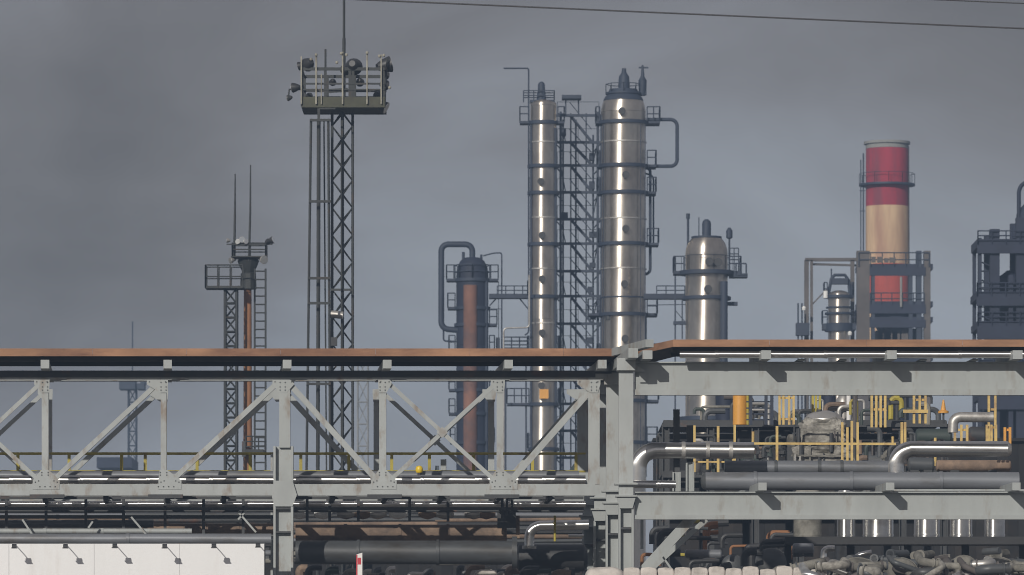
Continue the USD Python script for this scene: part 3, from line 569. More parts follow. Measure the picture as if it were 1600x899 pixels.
for i in range(58):
    x0 = r.uniform(1090, 1480); y0 = r.uniform(706, 738); h = r.uniform(10, 46); Y = r.uniform(202, 211) if not 1225 < x0 < 1350 else r.uniform(207, 212); ln = r.choice([-1, 1]) * r.uniform(6, 34)
    pts = [W(x0, y0, Y), W(x0, y0 - h, Y)] + ([W(min(max(x0 + ln, 1086), 1482), y0 - h, Y)] if i % 3 else [])
    m_ = 'yellow_paint' if i % 9 == 0 else r.choice(['dark_steel', 'green_dark', 'lagging_grey', 'dull_silver', 'dark_pipe', 'frame_taupe', 'lagging_tan', 'dark_steel'])
    part(pf2, 'pipe_run', M().pipe(pts, r.uniform(.035, .11) if m_ != 'yellow_paint' else .05, None, 8), m_)
    if i % 3 == 1: part(pf2, 'valve', M().lathe(W(x0, y0 - h * .5, Y) - [0, 0, .1], [(.06, 0), (.16, .04), (.16, .16), (.06, .2)], 10), m_)
for x0, x1, yt, lab in ((1118, 1147, 596, 'tall dark blue tank just left of the orange column'), (1283, 1306, 600, 'dark blue tank behind the slim pale green frame'), (1386, 1420, 590, 'dark grey tank between the close yellow uprights and the crossbar frame')):
    c_ = [PX((x0 + x1) / 2, 300), 300, 0]; t = thing('dark_tank', lab, 'tank', c_)
    part(t, 'shell', M().lathe(c_, [((x1 - x0) / 2 * K(300), 0), ((x1 - x0) / 2 * K(300), PZ(yt, 300))], 24), 'blue_steel')
    part(t, 'band', M().lathe(c_, [((x1 - x0) / 2 * K(300) + .05, PZ(640, 300)), ((x1 - x0) / 2 * K(300) + .05, PZ(637, 300))], 24), 'tower_steel')
# orange vent behind
oc2 = thing('orange_vent', 'small bright orange cone shaped vent right of the yellow crossbar', 'vent', W(1474, 660, 215))
part(oc2, 'cone', M().lathe(W(1474, 646, 215), [(0.2, 0), (0.2, 0.08), (0.1, 0.12), (0.05, 0.4), (0.03, 0.5)], 14), 'orange_paint')
part(oc2, 'stem', M().tube([W(1474, 662, 215), W(1474, 646, 215)], 0.04, 8), 'dark_steel')

# ------------------------------------------------------------------ lower right: standpipes, drum heads, pale blocks
def standpipe(px0, px1, mat, lab):
    Y = 197.0; r = (px1 - px0) / 2 * K(Y); c = [PX((px0 + px1) / 2, Y), Y, PZ(840, Y)]
    t = thing('standpipe', lab, 'standpipe', c)
    part(t, 'shell', M().lathe(c, [(r, 0), (r, 1.5), (r * .8, 1.62), (r * .3, 1.7)], 24), mat)
    part(t, 'seam_band', M().lathe([c[0], c[1], c[2] + 0.05], [(r + 0.012, 0), (r + 0.012, 0.06)], 24), mat)
for a, b, m_, lab in ((1240, 1284, 'lagging_grey', 'leftmost wide dull grey standpipe below the lower girder'), (1308, 1334, 'silver_riser', 'narrow silver standpipe, second from the left below the lower girder'),
                      (1348, 1396, 'silver_riser', 'widest dull silver standpipe below the lower girder'), (1428, 1468, 'silver_riser', 'broad bright silver standpipe below the lower girder'),
                      (1484, 1519, 'silver_riser', 'bright silver standpipe second from the right below the lower girder'), (1538, 1570, 'silver_riser', 'rightmost dull silver standpipe below the lower girder')):
    standpipe(a, b, m_, lab)
sb = thing('support_beam', 'long black beam under the row of silver standpipes', 'beam', [PX(1420, 196.5), 196.5, 0])
part(sb, 'beam', M().beam(W(1225, 846, 196.5), W(1680, 846, 196.5), 12 * K(196), 1.6), 'lamp_black')
for px in (1232, 1330, 1420, 1510, 1600): part(sb, 'leg', M().span([PX(px, 196.5) - 0.12, 196.9, 0], [PX(px, 196.5) + 0.12, 197.15, PZ(850, 196.5)]), 'dark_steel')
def endon(px, py, rpx, Y, mat, lab, L=4.0):
    r = rpx * K(Y); c = W(px, py, Y); t = thing('end_on_drum', lab, 'vessel', [c[0], Y, c[2] - r])
    part(t, 'shell', M().tube([c + [0, -.36 * r, 0], c + [0, -.33 * r, 0], c + [0, -.24 * r, 0], c + [0, -.1 * r, 0], c + [0, .05 * r, 0], c + [0, L, 0]], [r * .25, r * .5, r * .75, r * .93, r, r], 26), mat)
    part(t, 'rim_band', M().tube([c + [0, .1 * r, 0], c + [0, .22 * r, 0]], r * 1.04, 26), mat)
    part(t, 'saddle', M().span([c[0] - r * .7, Y + 0.6, 0], [c[0] + r * .7, Y + 1.0, c[2] - r * .6]), 'dark_steel')
endon(1340, 912, 40, 177.0, 'lagging_grey', 'largest rounded grey drum head at the bottom right')
endon(1222, 905, 21, 176.0, 'lagging_grey', 'small rounded pale drum head above the row of pale blocks')
endon(1408, 900, 28, 178.0, 'lagging_grey', 'rounded grey drum head right of the largest one')
endon(1458, 908, 27, 177.5, 'lagging_tan', 'brownish drum head, third to the right of the row of pale blocks')
endon(1560, 905, 34, 179.0, 'lagging_grey', 'wide grey drum head at the bottom right corner')
endon(1506, 890, 22, 180.0, 'lagging_grey', 'small grey drum head left of the one in the bottom right corner')
endon(1145, 885, 18, 194.0, 'dark_pipe', 'dark grey drum head below the lower girder, middle right')
endon(1205, 880, 24, 195.0, 'dark_pipe', 'dark purple grey drum head behind the small pale one')
drum('horizontal_drum', 'dark blue grey drum below the lower girder right of the brace', 1070, 1128, 866, 7, 193, 'grey_pipe')
drum('horizontal_drum', 'slate grey short drum below the leftmost standpipe', 1238, 1272, 858, 9, 192, 'grey_pipe')
se = thing('elbow_pipe', 'small bright silver elbow at the bottom right beside the largest drum head', 'pipe', W(1290, 868, 188))
part(se, 'elbow', M().pipe([W(1287, 885, 189), W(1287, 857, 189), W(1304, 857, 189)], 5 * K(189), 0.2, 14), 'silver_pipe')
se = thing('elbow_pipe', 'short slanting bright silver pipe above the largest drum head', 'pipe', W(1348, 868, 188))
part(se, 'elbow', M().pipe([W(1336, 871, 189), W(1346, 866, 189), W(1362, 863, 189)], 4 * K(189), 0.15, 14), 'silver_pipe')
pc = thing('pipe_cluster', 'jumble of dull grey and tan flanged pipes at the bottom right', 'pipework', W(1440, 899, 194))
r = random.Random(21)
for i in range(16):
    x0 = r.uniform(1270, 1600); py = r.uniform(862, 888); Y = r.uniform(178, 181); ln = r.uniform(12, 30)
    rad = r.uniform(0.07, 0.16); m_ = r.choice(['lagging_grey', 'dark_pipe', 'frame_taupe', 'dark_pipe'])
    p0, q = W(x0, py, Y), W(x0 + ln, py + r.uniform(-3, 3), Y + r.uniform(-.5, 2))
    f_ = part(pc, 'pipe_run', M().tube([p0, q], rad, 12), m_)
    if i % 2: part(f_, 'flange', M().tube([p0, p0 + (q - p0) * .12], rad * 1.4, 14), m_)
for i in range(46):
    x0 = 1262 + i * 7.6 + r.uniform(-6, 6); py = r.uniform(878, 903); Y = r.uniform(173.5, 178.5); rd = r.uniform(.07, .17); q = r.choice([-1, 1, 1])
    c_ = W(x0, py, Y); e_ = c_ + [q * r.uniform(.5, 1.1), r.uniform(0, .3), r.uniform(-.45, .05)]; m_ = r.choice(['lagging_grey', 'lagging_grey', 'frame_taupe', 'dark_pipe', 'dull_silver', 'lagging_pale', 'silver_pipe'])
    f_ = part(pc, 'wrapped_bend', M().pipe([c_ + [0, 2.0, r.uniform(-.2, .3)], c_, e_], rd, rd * 2.4, 16), m_)
    u_ = e_ - c_; u_ /= np.linalg.norm(u_)
    for t_ in (.0, .16): part(f_, 'flange', M().tube([e_ - u_ * (t_ + .05), e_ - u_ * t_], rd * (1.3 if t_ else 1.28), 18), r.choice(['dark_pipe', 'frame_taupe', 'lagging_grey']))
pc2 = thing('pipe_cluster', 'dark jumble of small pipes and flanges below the thick dark pipe', 'pipework', W(680, 899, 197))
for i in range(46):
    x0 = r.uniform(462, 905); py = r.uniform(884, 900); Y = r.uniform(191, 199); ln = r.uniform(6, 34)
    part(pc2, 'pipe_run', M().pipe([W(x0, py + 20, Y), W(x0, py, Y), W(x0 + ln, py + r.uniform(-2, 2), Y)], r.uniform(0.05, 0.16), None, 8), r.choice(['dark_steel', 'lagging_grey', 'dull_silver', 'dark_pipe', 'concrete_pale', 'lagging_tan', 'green_dark']))
pc3 = thing('pipe_cluster', 'shadowy tangle of dark and rusty pipes behind the light brace', 'pipework', W(1090, 890, 205))
for i in range(40):
    x0 = r.uniform(995, 1240); py = r.uniform(815, 880); Y = r.uniform(190, 215); ln = r.uniform(10, 50)
    part(pc3, 'pipe_run', M().pipe([W(x0, py + r.uniform(8, 30), Y), W(x0, py, Y), W(x0 + ln, py + r.uniform(-2, 2), Y)], r.uniform(0.04, 0.14), None, 8), r.choice(['lamp_black', 'lamp_black', 'dark_steel', 'dark_steel', 'lamp_black', 'yellow_olive', 'dark_steel', 'dark_steel', 'lamp_black', 'pole_brown']))
pc4 = thing('pipe_cluster', 'band of dark and tan pipes deep behind the lower tier on the left', 'pipework', W(400, 840, 205))
for i in range(16):
    py = 780 + i * 6.5; Y = 200 + (i * 7 % 11)
    for x0, x1 in ((-150, 200), (200, 425), (425, 690), (690, 930)):
        part(pc4, 'pipe_run', M().tube([W(x0 + r.uniform(-20, 20), py + r.uniform(-2, 2), Y), W(x1 + r.uniform(-10, 25), py + r.uniform(-1, 1), Y)], r.uniform(0.05, 0.11), 10), r.choice(['dark_steel', 'lamp_black', 'dark_pipe', 'lagging_tan', 'dark_steel', 'grey_pipe', 'lagging_grey']))
# pale blocks
GB = 'pale concrete blocks lined up along the bottom edge'
bm = M(); s_ = trimesh.creation.icosphere(subdivisions=3); v = np.sign(s_.vertices) * np.abs(s_.vertices) ** 0.22; v = v / np.abs(v).max() * [0.252, 0.25, 0.42]; v += (meshkit.fbm(v * 5, 3, 2) - .5)[:, None] * .05 * s_.vertices; bm.add(v, s_.faces)
first = None
for i in range(12):
    px = 987 + i * 26.5; loc = [PX(px, 176), 176, PZ(909, 176)]
    lab = 'pale weathered concrete block, ' + ['leftmost', 'second', 'third', 'fourth', 'fifth', 'sixth', 'seventh', 'eighth', 'ninth', 'tenth', 'eleventh', 'rightmost'][i] + ' from the columns, in the row along the bottom edge'
    lab = lab.replace('leftmost from the columns, in the row along the bottom edge', 'nearest the columns in the row along the bottom edge').replace('rightmost from the columns, in the row along the bottom edge', 'farthest from the columns in the bottom edge row')
    if first is None:
        first = thing('concrete_block', lab, 'concrete block', [0, 0, 0], GB)
        part(first, 'block', bm, 'concrete_pale')
        UsdGeom.Xform(stage.GetPrimAtPath(first)).GetOrderedXformOps()[0].Set(Gf.Vec3d(*map(float, loc)))
    else: copy_of(first, [loc[0], loc[1] + rng.uniform(-.1, .1), loc[2] + rng.uniform(-.05, .05)], lab, 'concrete block', GB)
wall = thing('parapet_wall', 'concrete parapet wall under the pale blocks', 'wall', [PX(1130, 176.5), 176.5, 0])
part(wall, 'wall_body', M().span([PX(905, 176), 176.05, 0], [PX(1320, 176), 176.5, PZ(928, 176)]), 'concrete_pale')
hp = thing('rubble_heap', 'rounded pale heap in front of the stepped columns at the bottom edge', 'heap', W(943, 915, 177))
part(hp, 'heap', M().add(*lumpy(W(945, 912, 177), np.array([32 * K(177), 0.5, 26 * K(177)]), 4, 0.12)), 'concrete_pale')

# long sheds behind, dark
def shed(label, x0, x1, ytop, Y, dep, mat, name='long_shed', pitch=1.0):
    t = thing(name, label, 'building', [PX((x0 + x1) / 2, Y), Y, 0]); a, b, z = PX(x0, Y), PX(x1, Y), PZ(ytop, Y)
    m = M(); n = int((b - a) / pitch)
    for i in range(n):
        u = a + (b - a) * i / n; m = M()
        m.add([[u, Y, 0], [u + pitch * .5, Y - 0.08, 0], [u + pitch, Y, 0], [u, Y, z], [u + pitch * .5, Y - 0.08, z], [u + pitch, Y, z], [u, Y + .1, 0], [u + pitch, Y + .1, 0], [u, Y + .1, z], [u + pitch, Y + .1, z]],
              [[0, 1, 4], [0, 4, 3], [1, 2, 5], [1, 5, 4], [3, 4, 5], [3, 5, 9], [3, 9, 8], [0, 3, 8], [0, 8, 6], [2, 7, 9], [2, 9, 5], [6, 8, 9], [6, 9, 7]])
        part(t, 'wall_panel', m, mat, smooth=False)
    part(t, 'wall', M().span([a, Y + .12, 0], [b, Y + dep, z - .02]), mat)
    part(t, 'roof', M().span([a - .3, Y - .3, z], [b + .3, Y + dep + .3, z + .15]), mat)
shed('long low dark shed behind the lower tier left of the stepped columns', -160, 985, 782, 262, 12, 'shed_shaded')
shed('long dark shed behind the process frame on the right', 1030, 1690, 690, 275, 12, 'shed_shaded')
shed('low grey shed in the distance behind the bridge walkway at left', 108, 430, 744, 420, 20, 'far_roof', pitch=2.0)

# ------------------------------------------------------------------ lattice helper
def lattice(t, c, hw, z0, z1, bay, mat, leg=0.05, brace=0.03, turn=0.0, horiz=True, taper=1.0):
    cs = [np.array([math.cos(math.radians(turn + 45 + 90 * i)), math.sin(math.radians(turn + 45 + 90 * i))]) * hw * math.sqrt(2) for i in range(4)]
    def P(i, z):
        f = taper + (1 - taper) * (z - z0) / (z1 - z0) if taper != 1 else 1.0
        return np.array([c[0] + cs[i % 4][0] * f, c[1] + cs[i % 4][1] * f, z])
    for i in range(4): part(t, 'leg', M().tube([P(i, z0), P(i, z1)], leg, 6), mat)
    n = max(1, int(round((z1 - z0) / bay))); h = (z1 - z0) / n
    for i in range(4):
        m = M()
        for k in range(n):
            a, b = z0 + k * h, z0 + (k + 1) * h
            e, o = (i, i + 1) if i % 2 == 0 else (i + 1, i)
            m.tube([P(e, a), P(o, b)] if k % 2 else [P(o, a), P(e, b)], brace, 5)
            if horiz: m.tube([P(i, b), P(i + 1, b)], brace * .9, 5)
        part(t, 'bracing', m, mat)

# ------------------------------------------------------------------ floodlight mast
Y = 260.0; k = K(Y)
fm = thing('floodlight_mast', 'tall lattice floodlight mast with a wide railed lamp platform on top', 'floodlight mast', [PX(535, Y), Y, 0])
c = [PX(535, Y), Y]
lattice(fm, c, 16 * k / math.sqrt(2), 0, PZ(176, Y), 0.62, 'mast_steel', 0.062, 0.036, 45, False)
zf = PZ(172, Y); x0, x1 = PX(474, Y), PX(602, Y)
part(fm, 'platform', M().span([x0, Y - 1.5, zf], [x1, Y + 1.5, zf + 0.12]), 'mast_olive')
part(fm, 'toe_board', M().span([x0, Y - 1.53, zf - 0.05], [x1, Y - 1.5, zf + 0.42]).span([x0, Y + 1.5, zf - 0.05], [x1, Y + 1.53, zf + 0.42]).span([x1, Y - 1.5, zf - 0.05], [x1 + .03, Y + 1.5, zf + 0.42]).span([x0 - .03, Y - 1.5, zf - 0.05], [x0, Y + 1.5, zf + 0.42]), 'mast_olive')
for yy, nm in ((-1.5, 0), (1.5, 1)):
    for zz, w in ((PZ(114, Y), 0.14), (PZ(137, Y), 0.08), (PZ(146, Y), 0.06)):
        part(fm, 'railing', M().beam([x0, Y + yy, zz], [x1, Y + yy, zz], w, 0.06), 'mast_steel')
for xx in (x0, x1):
    for zz in (PZ(114, Y), PZ(137, Y)): part(fm, 'railing', M().beam([xx, Y - 1.5, zz], [xx, Y + 1.5, zz], 0.09, 0.05), 'mast_steel')
for px in (474, 510, 548, 553, 600):
    for yy in (-1.46, 1.46): part(fm, 'railing_post', M().beam([PX(px, Y), Y + yy, zf], [PX(px, Y), Y + yy, PZ(113, Y)], 0.12, 0.08), 'mast_steel')
part(fm, 'brace', M().beam([PX(515, Y), Y - 1.4, PZ(148, Y)], [PX(545, Y), Y - 1.4, PZ(146, Y)], 0.18, 0.06), 'mast_steel')
for px, y0, w in ((496, 92, 3), (537, 88, 2.6), (575, 90, 2.8), (473, 95, 2.4), (597, 92, 2.2), (504, 122, 1.6)):
    part(fm, 'lamp_pole', M().tube([[PX(px, Y), Y - 1.62, PZ(169, Y)], [PX(px, Y), Y - 1.62, PZ(y0, Y)]], w / 2 * k, 8), 'pole_pale')
for px, py in ((496, 92), (488, 99), (535, 90), (543, 92), (528, 104), (575, 89), (594, 94), (601, 93), (610, 143)):
    cc = np.array([PX(px, Y), Y - 1.7, PZ(py, Y)])
    part(fm, 'small_lamp', M().lathe(cc - [0, 0, .09], [(0.03, 0), (0.06, 0.03), (0.07, 0.09), (0.04, 0.13)], 10), 'pole_pale')
def flood(t, px, py, rpx, Y, d, mat='lamp_black', L=1.0, lens='lamp_glass'):
    """bell shaped floodlight pointing along d"""
    c = np.array([PX(px, Y), Y, PZ(py, Y)]); d = np.asarray(d, float); d /= np.linalg.norm(d); r = rpx * K(Y)
    h = part(t, 'floodlight', M().tube([c - d * r * L, c - d * r * .7 * L, c - d * r * .2 * L, c + d * r * .5 * L], [r * .35, r * .55, r * .8, r], 16), mat)
    if lens: part(h, 'lens', M().tube([c + d * r * .51 * L, c + d * (r * .51 * L + .02)], r * .92, 16), lens)
flood(fm, 482, 100, 11, 258.6, (-.4, .8, -.2), lens=None); flood(fm, 470, 103, 7, 258.7, (-.9, .3, -.2), lens=None)
flood(fm, 552, 103, 14, 258.7, (.1, 1, -.15)); flood(fm, 541, 108, 9, 259.5, (-.3, 1, -.2))
flood(fm, 603, 102, 13, 259.5, (1, .15, .25), L=1.2); flood(fm, 461, 137, 8, 260, (-1, .3, -.1)); flood(fm, 452, 153, 5, 260.5, (-1, .4, -.2))
flood(fm, 599, 167, 10, 259, (.9, -.2, -.5)); flood(fm, 601, 133, 8, 260.5, (1, .5, -.1)); flood(fm, 590, 150, 9, 261, (.3, 1, -.3)); flood(fm, 484, 150, 6, 261, (-.4, 1, -.3)); flood(fm, 520, 128, 6, 261.6, (-.1, 1, -.3)); flood(fm, 562, 128, 7, 261.6, (.2, 1, -.3)); flood(fm, 603, 118, 6, 261, (1, .6, -.2))
part(fm, 'lamp_pole', M().tube([[PX(601, Y), Y - 1, zf], [PX(606, Y), Y - 1, PZ(95, Y)]], .04, 8), 'mast_steel')
part(fm, 'side_arm', M().tube([[PX(474, Y), Y, PZ(140, Y)], [PX(452, Y), Y, PZ(140, Y)], [PX(450, Y), Y, PZ(158, Y)]], .04, 8), 'mast_steel')
part(fm, 'antenna', M().tube([[PX(537.5, Y), Y, zf], [PX(537.5, Y), Y, PZ(60, Y)]], 2.6 * k, 8).tube([[PX(537.5, Y), Y, PZ(60, Y)], [PX(537.5, Y), Y, PZ(-40, Y)]], 1.9 * k, 8), 'mast_steel')
part(fm, 'antenna', M().tube([[PX(508, Y), Y + .5, zf], [PX(508, Y), Y + .5, PZ(75, Y)]], 1.6 * k, 8), 'mast_steel')
cl = np.array([PX(528, Y), Y - .8, PZ(493, Y)])
fl = part(fm, 'flood_box', M().tube([cl - [.28, 0, 0], cl + [.26, -.05, -.06]], .17, 14), 'dull_silver')
part(fm, 'junction_box', M().span(W(516, 527, Y - .7), W(527, 541, Y - .5)), 'lamp_black')
part(fm, 'bracket_bar', M().beam(W(517, 453, Y - .6), W(551, 453, Y - .6), .1, .08), 'mast_steel')
# side mast of three poles
gm = thing('pole_mast', 'dark mast of three slim poles with crossbars, left of the floodlight mast', 'mast', [PX(498, 258), 258, 0])
Yg = 258.0
for xt, xb, dy, w in ((486, 479, 0, 4), (497.5, 496, .5, 6), (513, 516, 0, 4), (505, 509, 1.0, 2.4)):
    part(gm, 'pole', M().tube([[PX(xb - (xb - xt) * -.9, Yg), Yg + dy, 0], [PX(xt, Yg), Yg + dy, PZ(186, Yg)]], w / 2 * K(Yg), 8), 'mast_steel')
for py in (188, 315, 435, 474, 600): part(gm, 'crossbar', M().beam(W(484 - (py - 186) * .012, py, Yg - .1), W(517, py, Yg - .1), 0.11, 0.1), 'mast_steel')
part(gm, 'crossbar', M().beam(W(498, 170, Yg), W(524, 170, Yg), .06, .06).beam(W(498, 170, Yg), W(498, 190, Yg), .12, .1), 'mast_steel')

# ------------------------------------------------------------------ small masts at left
Y = 300.0; k = K(Y)
lm = thing('lattice_mast', 'short dense lattice mast with a railed side platform, left of the brown pole', 'mast', [PX(361, Y), Y, 0])
lattice(lm, [PX(361, Y), Y], 9 * k, 0, PZ(452, Y), .75, 'mast_steel', .07, .05, 0, True)
zf = PZ(452, Y); a, b = PX(322, Y), PX(380, Y)
part(lm, 'platform', M().span([a, Y - .7, zf], [b, Y + .7, zf + .12]), 'mast_steel')
part(lm, 'railing', M().rail([[a, Y + .7, zf], [a, Y - .7, zf], [b, Y - .7, zf]], 36 * k, .62, .035, (.5,)), 'mast_steel')
part(lm, 'railing', M().rail([[a, Y + .7, zf], [b, Y + .7, zf]], 36 * k, .62, .03, (.5,)), 'mast_steel')
bm_ = thing('brown_mast', 'brown pole mast with lamps, two whip antennas and a ladder', 'mast', [PX(388, Y), Y + 1, 0])
Yb = Y + 1
part(bm_, 'pole', M().lathe([PX(387, Yb), Yb, 0], [(8.5 * K(Yb), 0), (6 * K(Yb), PZ(450, Yb))], 18), 'pole_brown')
part(bm_, 'lamp_cage', M().lathe([PX(388, Yb), Yb, PZ(452, Yb)], [(13 * k, 0), (12 * k, 24 * k), (9 * k, 26 * k), (14 * k, 36 * k), (17 * k, 44 * k), (15 * k, 47 * k)], 10), 'mast_steel')
zt2 = PZ(402, Yb)
part(bm_, 'platform', M().span([PX(362, Yb), Yb - .8, zt2 - .06], [PX(416, Yb), Yb + .8, zt2]), 'mast_steel')
part(bm_, 'railing', M().rail([[PX(364, Yb), Yb - .8, zt2], [PX(416, Yb), Yb - .8, zt2], [PX(416, Yb), Yb + .8, zt2], [PX(364, Yb), Yb + .8, zt2], [PX(364, Yb), Yb - .8, zt2]], 20 * k, .9, .035, (.5,)), 'mast_steel')
for px, y0, y1, w in ((367, 272, 408, 2.2), (391, 258, 408, 2.0)):
    part(bm_, 'antenna', M().tube([W(px - (1 if px < 380 else 2), y1, Yb - .5), W(px, (y0 + y1) / 2, Yb - .5), W(px + .5, y0, Yb - .5)], [w * k, w * k * .8, w * k * .45], 8), 'mast_steel')
for px, py, rr, dd in ((362, 407, 5, (-.8, -.5, -.2)), (411, 406, 7, (.5, -.8, -.1)), (378, 375, 5, (.2, -1, 0)), (372, 378, 4, (-.3, -1, 0)), (384, 378, 4, (.3, -1, .1)), (356, 376, 4, (-1, -.2, 0)), (424, 376, 6, (1, -.3, .3)), (418, 378, 5, (.5, .8, .2))):
    flood(bm_, px, py, rr, Yb - .9, dd, 'lamp_black' if px > 400 and py < 400 else 'dull_silver')
part(bm_, 'lamp_bar', M().beam(W(354, 382, Yb - .85), W(426, 382, Yb - .85), .06, .06), 'mast_steel')
ld = M()
for px in (398, 415): part(bm_, 'ladder_rail', M().tube([W(px, 770, Yb - .3), W(px, 420, Yb - .3)], .05, 6), 'mast_steel')
for py in range(424, 760, 13):
    part(bm_, 'ladder_rung', M().tube([W(398, py, Yb - .3), W(415, py, Yb - .3)], .038, 6), 'mast_steel')
part(bm_, 'lower_platform', M().rail([W(384, 706, Yb - .9), W(414, 706, Yb - .9)], 24 * k, .35, .035, (.33, .66)).span(W(384, 707, Yb - 1), W(414, 705, Yb + .8)), 'mast_steel')
part(bm_, 'junction_box', M().span(W(378, 690, Yb - 1), W(384, 714, Yb - .8)), 'dark_steel')

# ------------------------------------------------------------------ far towers
Y = 780.0; k = K(Y)
ft = thing('far_mast', 'faint blue grey lattice mast with a wide head, far behind the bridge at left', 'mast', [PX(207, Y), Y, 0])
lattice(ft, [PX(207, Y), Y], 6 * k, 0, PZ(606, Y), 2.0, 'tower_steel', .12, .07, 0, True)
part(ft, 'head', M().span(W(186, 608, Y - 2), W(214, 597, Y + 2)).span(W(214, 608, Y - 2), W(228, 602, Y + 2)), 'tower_steel')
part(ft, 'head_lamp', M().tube([W(222, 602, Y - 1), W(222, 597, Y - 1)], .25, 8), 'tower_steel'); part(ft, 'head_lamp', M().tube([W(226, 602, Y - 1), W(226, 597, Y - 1)], .25, 8), 'tower_steel')
part(ft, 'antenna', M().tube([W(207, 598, Y), W(207, 503, Y)], .09, 6), 'tower_steel')
fc = thing('far_canopy', 'flat blue grey canopy in the distance behind the left handrail', 'canopy', [PX(183, 706), 706, 0])
part(fc, 'roof', M().span(W(151, 731, 700), W(216, 722, 712)), 'blue_steel')
for px in (161, 206): part(fc, 'post', M().span([PX(px, 704), 704, 0], [PX(px + 3, 704), 704.5, PZ(731.5, 704)]), 'blue_steel')
fp = thing('far_mast', 'faint pale lattice pylon right of the floodlight mast behind the truss', 'mast', [PX(567, 640), 640, 0])
lattice(fp, [PX(567, 640), 640], 8 * K(640), 0, PZ(560, 640), 2.4, 'stack_grey', .08, .05, 0, True)

# ------------------------------------------------------------------ distillation columns
def flange_cover(t, c, r, out=0.35, mat='lamp_black'):
    """manhole on the near side: neck and cover plate facing the camera"""
    part(t, 'manhole', M().tube([[c[0], c[1] + .1, c[2]], [c[0], c[1] - out, c[2]]], r * .8, 14).tube([[c[0], c[1] - out, c[2]], [c[0], c[1] - out - .12, c[2]]], r, 14), mat)
def platform(t, cx, cy, R, z, out_l, out_r, mat='tower_steel', thick=.25, rail=True, a0=-200, a1=20, near=.25):
    """ring platform round a column, wider at the back and sides than in front"""
    p = part(t, 'platform', M().ring([cx, cy], R - .02, R + near, z - thick, z, 30), mat)
    for o, q in ((out_l, -1), (out_r, 1)):
        if not o: continue
        e, i_ = cx + q * (R + o), cx + q * (R - .05)
        part(p, 'side_landing', M().span([e, cy - .5, z - thick * .8], [i_, cy + R, z - .02]), mat)
        if rail: part(p, 'railing', M().rail([[cx + q * (R + .1), cy - .45, z], [e, cy - .45, z], [e, cy + R, z]], 1.1, .65, .045, (.5,)), mat)
    return p
def dome(R, z0, h, n=8): return [(R * math.cos(t), z0 + h * math.sin(t)) for t in np.linspace(0, math.pi / 2 * .97, n)]
def shell(t, cx, cy, R, prof_top, z_joints, mat):
    z = [0, *z_joints]
    for a, b in zip(z[:-1], z[1:]): part(t, 'shell_section', M().lathe([cx, cy, 0], [(R, a + .01), (R, b - .01)], 40), mat)
    part(t, 'head', M().lathe([cx, cy, 0], [(R, z[-1] + .01)] + prof_top, 40), mat)

# big column (right of the pair)
Y = 450.0; k = K(Y); cx, R = PX(974, Y), 35 * K(Y)
t2 = thing('distillation_column', 'tallest thick silver column of the pair, right of the stair tower', 'column', [cx, Y, 0])
shell(t2, cx, Y, R, [(R * .99, PZ(172, Y)), (R * .95, PZ(164, Y)), (R * .88, PZ(158, Y))], [PZ(v, Y) for v in (700, 600, 490, 420, 342, 258, 176)], 'tower_silver')
part(t2, 'top_cone', M().lathe([cx, Y, 0], [(R * .9, PZ(158, Y)), (R * .86, PZ(154, Y)), (R * .7, PZ(147, Y)), (R * .62, PZ(140, Y)), (.3, PZ(138, Y))], 32), 'tower_steel')
part(t2, 'top_frame', M().ring([cx, Y], R * .62, R * .8, PZ(148, Y), PZ(145, Y), 24).rail(M().arc([cx, Y], R * .78, PZ(146, Y), 0, 360, 9), 14 * k, 9, .03, ()), 'tower_steel')
part(t2, 'vent_neck', M().lathe([cx + .05, Y, 0], [(9 * k, PZ(143, Y)), (9 * k, PZ(133, Y)), (8 * k, PZ(120, Y)), (4 * k, PZ(114, Y)), (3 * k, PZ(107, Y))], 18), 'tower_steel')
part(t2, 'relief_vessel', M().lathe([PX(1004, Y), Y, 0], [(.2, PZ(150, Y)), (6 * k, PZ(146, Y)), (6.5 * k, PZ(126, Y)), (3 * k, PZ(120, Y)), (1.5 * k, PZ(102, Y))], 14), 'tower_steel')
part(t2, 'side_bracket', M().span(W(990, 148, Y - .2), W(1010, 144, Y + .5)).beam(W(998, 106, Y), W(1013, 106, Y), .12, .1), 'tower_steel')
for py, ol, orr in ((190, .4, 1.1), (258, .3, .8), (300, .3, .8), (380, .2, 1.0), (490, 1.0, .9), (560, .3, .9), (625, .4, 1.0), (690, .3, .9)):
    platform(t2, cx, Y, R, PZ(py, Y), ol, orr)
for py in (222, 342, 420, 465): part(t2, 'stiffener_ring', M().ring([cx, Y], R - .02, R + .07, PZ(py, Y) - .1, PZ(py, Y), 30), 'tower_steel' if py == 465 else 'dull_silver')
for px, py in ((971, 178), (977, 277), (977, 361), (975, 447), (976, 532)): flange_cover(t2, [PX(px, Y), Y - R * .995, PZ(py, Y)], 5.8 * k, .25)
part(t2, 'overhead_pipe', M().pipe([W(1010, 187, Y), W(1058, 187, Y), W(1058, 260, Y), W(1010, 260, Y)], 2.8 * k, .5, 10), 'tower_steel')
part(t2, 'downcomer', M().pipe([W(1006, 262, Y + .3), W(1016, 264, Y + .3), W(1016, 426, Y + .3), W(1006, 430, Y + .3)], 2.2 * k, .3, 10), 'tower_steel')
part(t2, 'downcomer', M().pipe([W(1004, 270, Y + .8), W(1021, 275, Y + .8), W(1021, 385, Y + .8)], 1.4 * k, .3, 8), 'tower_steel')
part(t2, 'side_pipe', M().tube([W(1009, 495, Y - .3), W(1009, 745, Y - .3)], 1.6 * k, 8), 'tower_steel')
part(t2, 'side_pipe', M().tube([W(940, 180, Y - .3), W(940, 745, Y - .3)], 2.0 * k, 8), 'tower_steel')
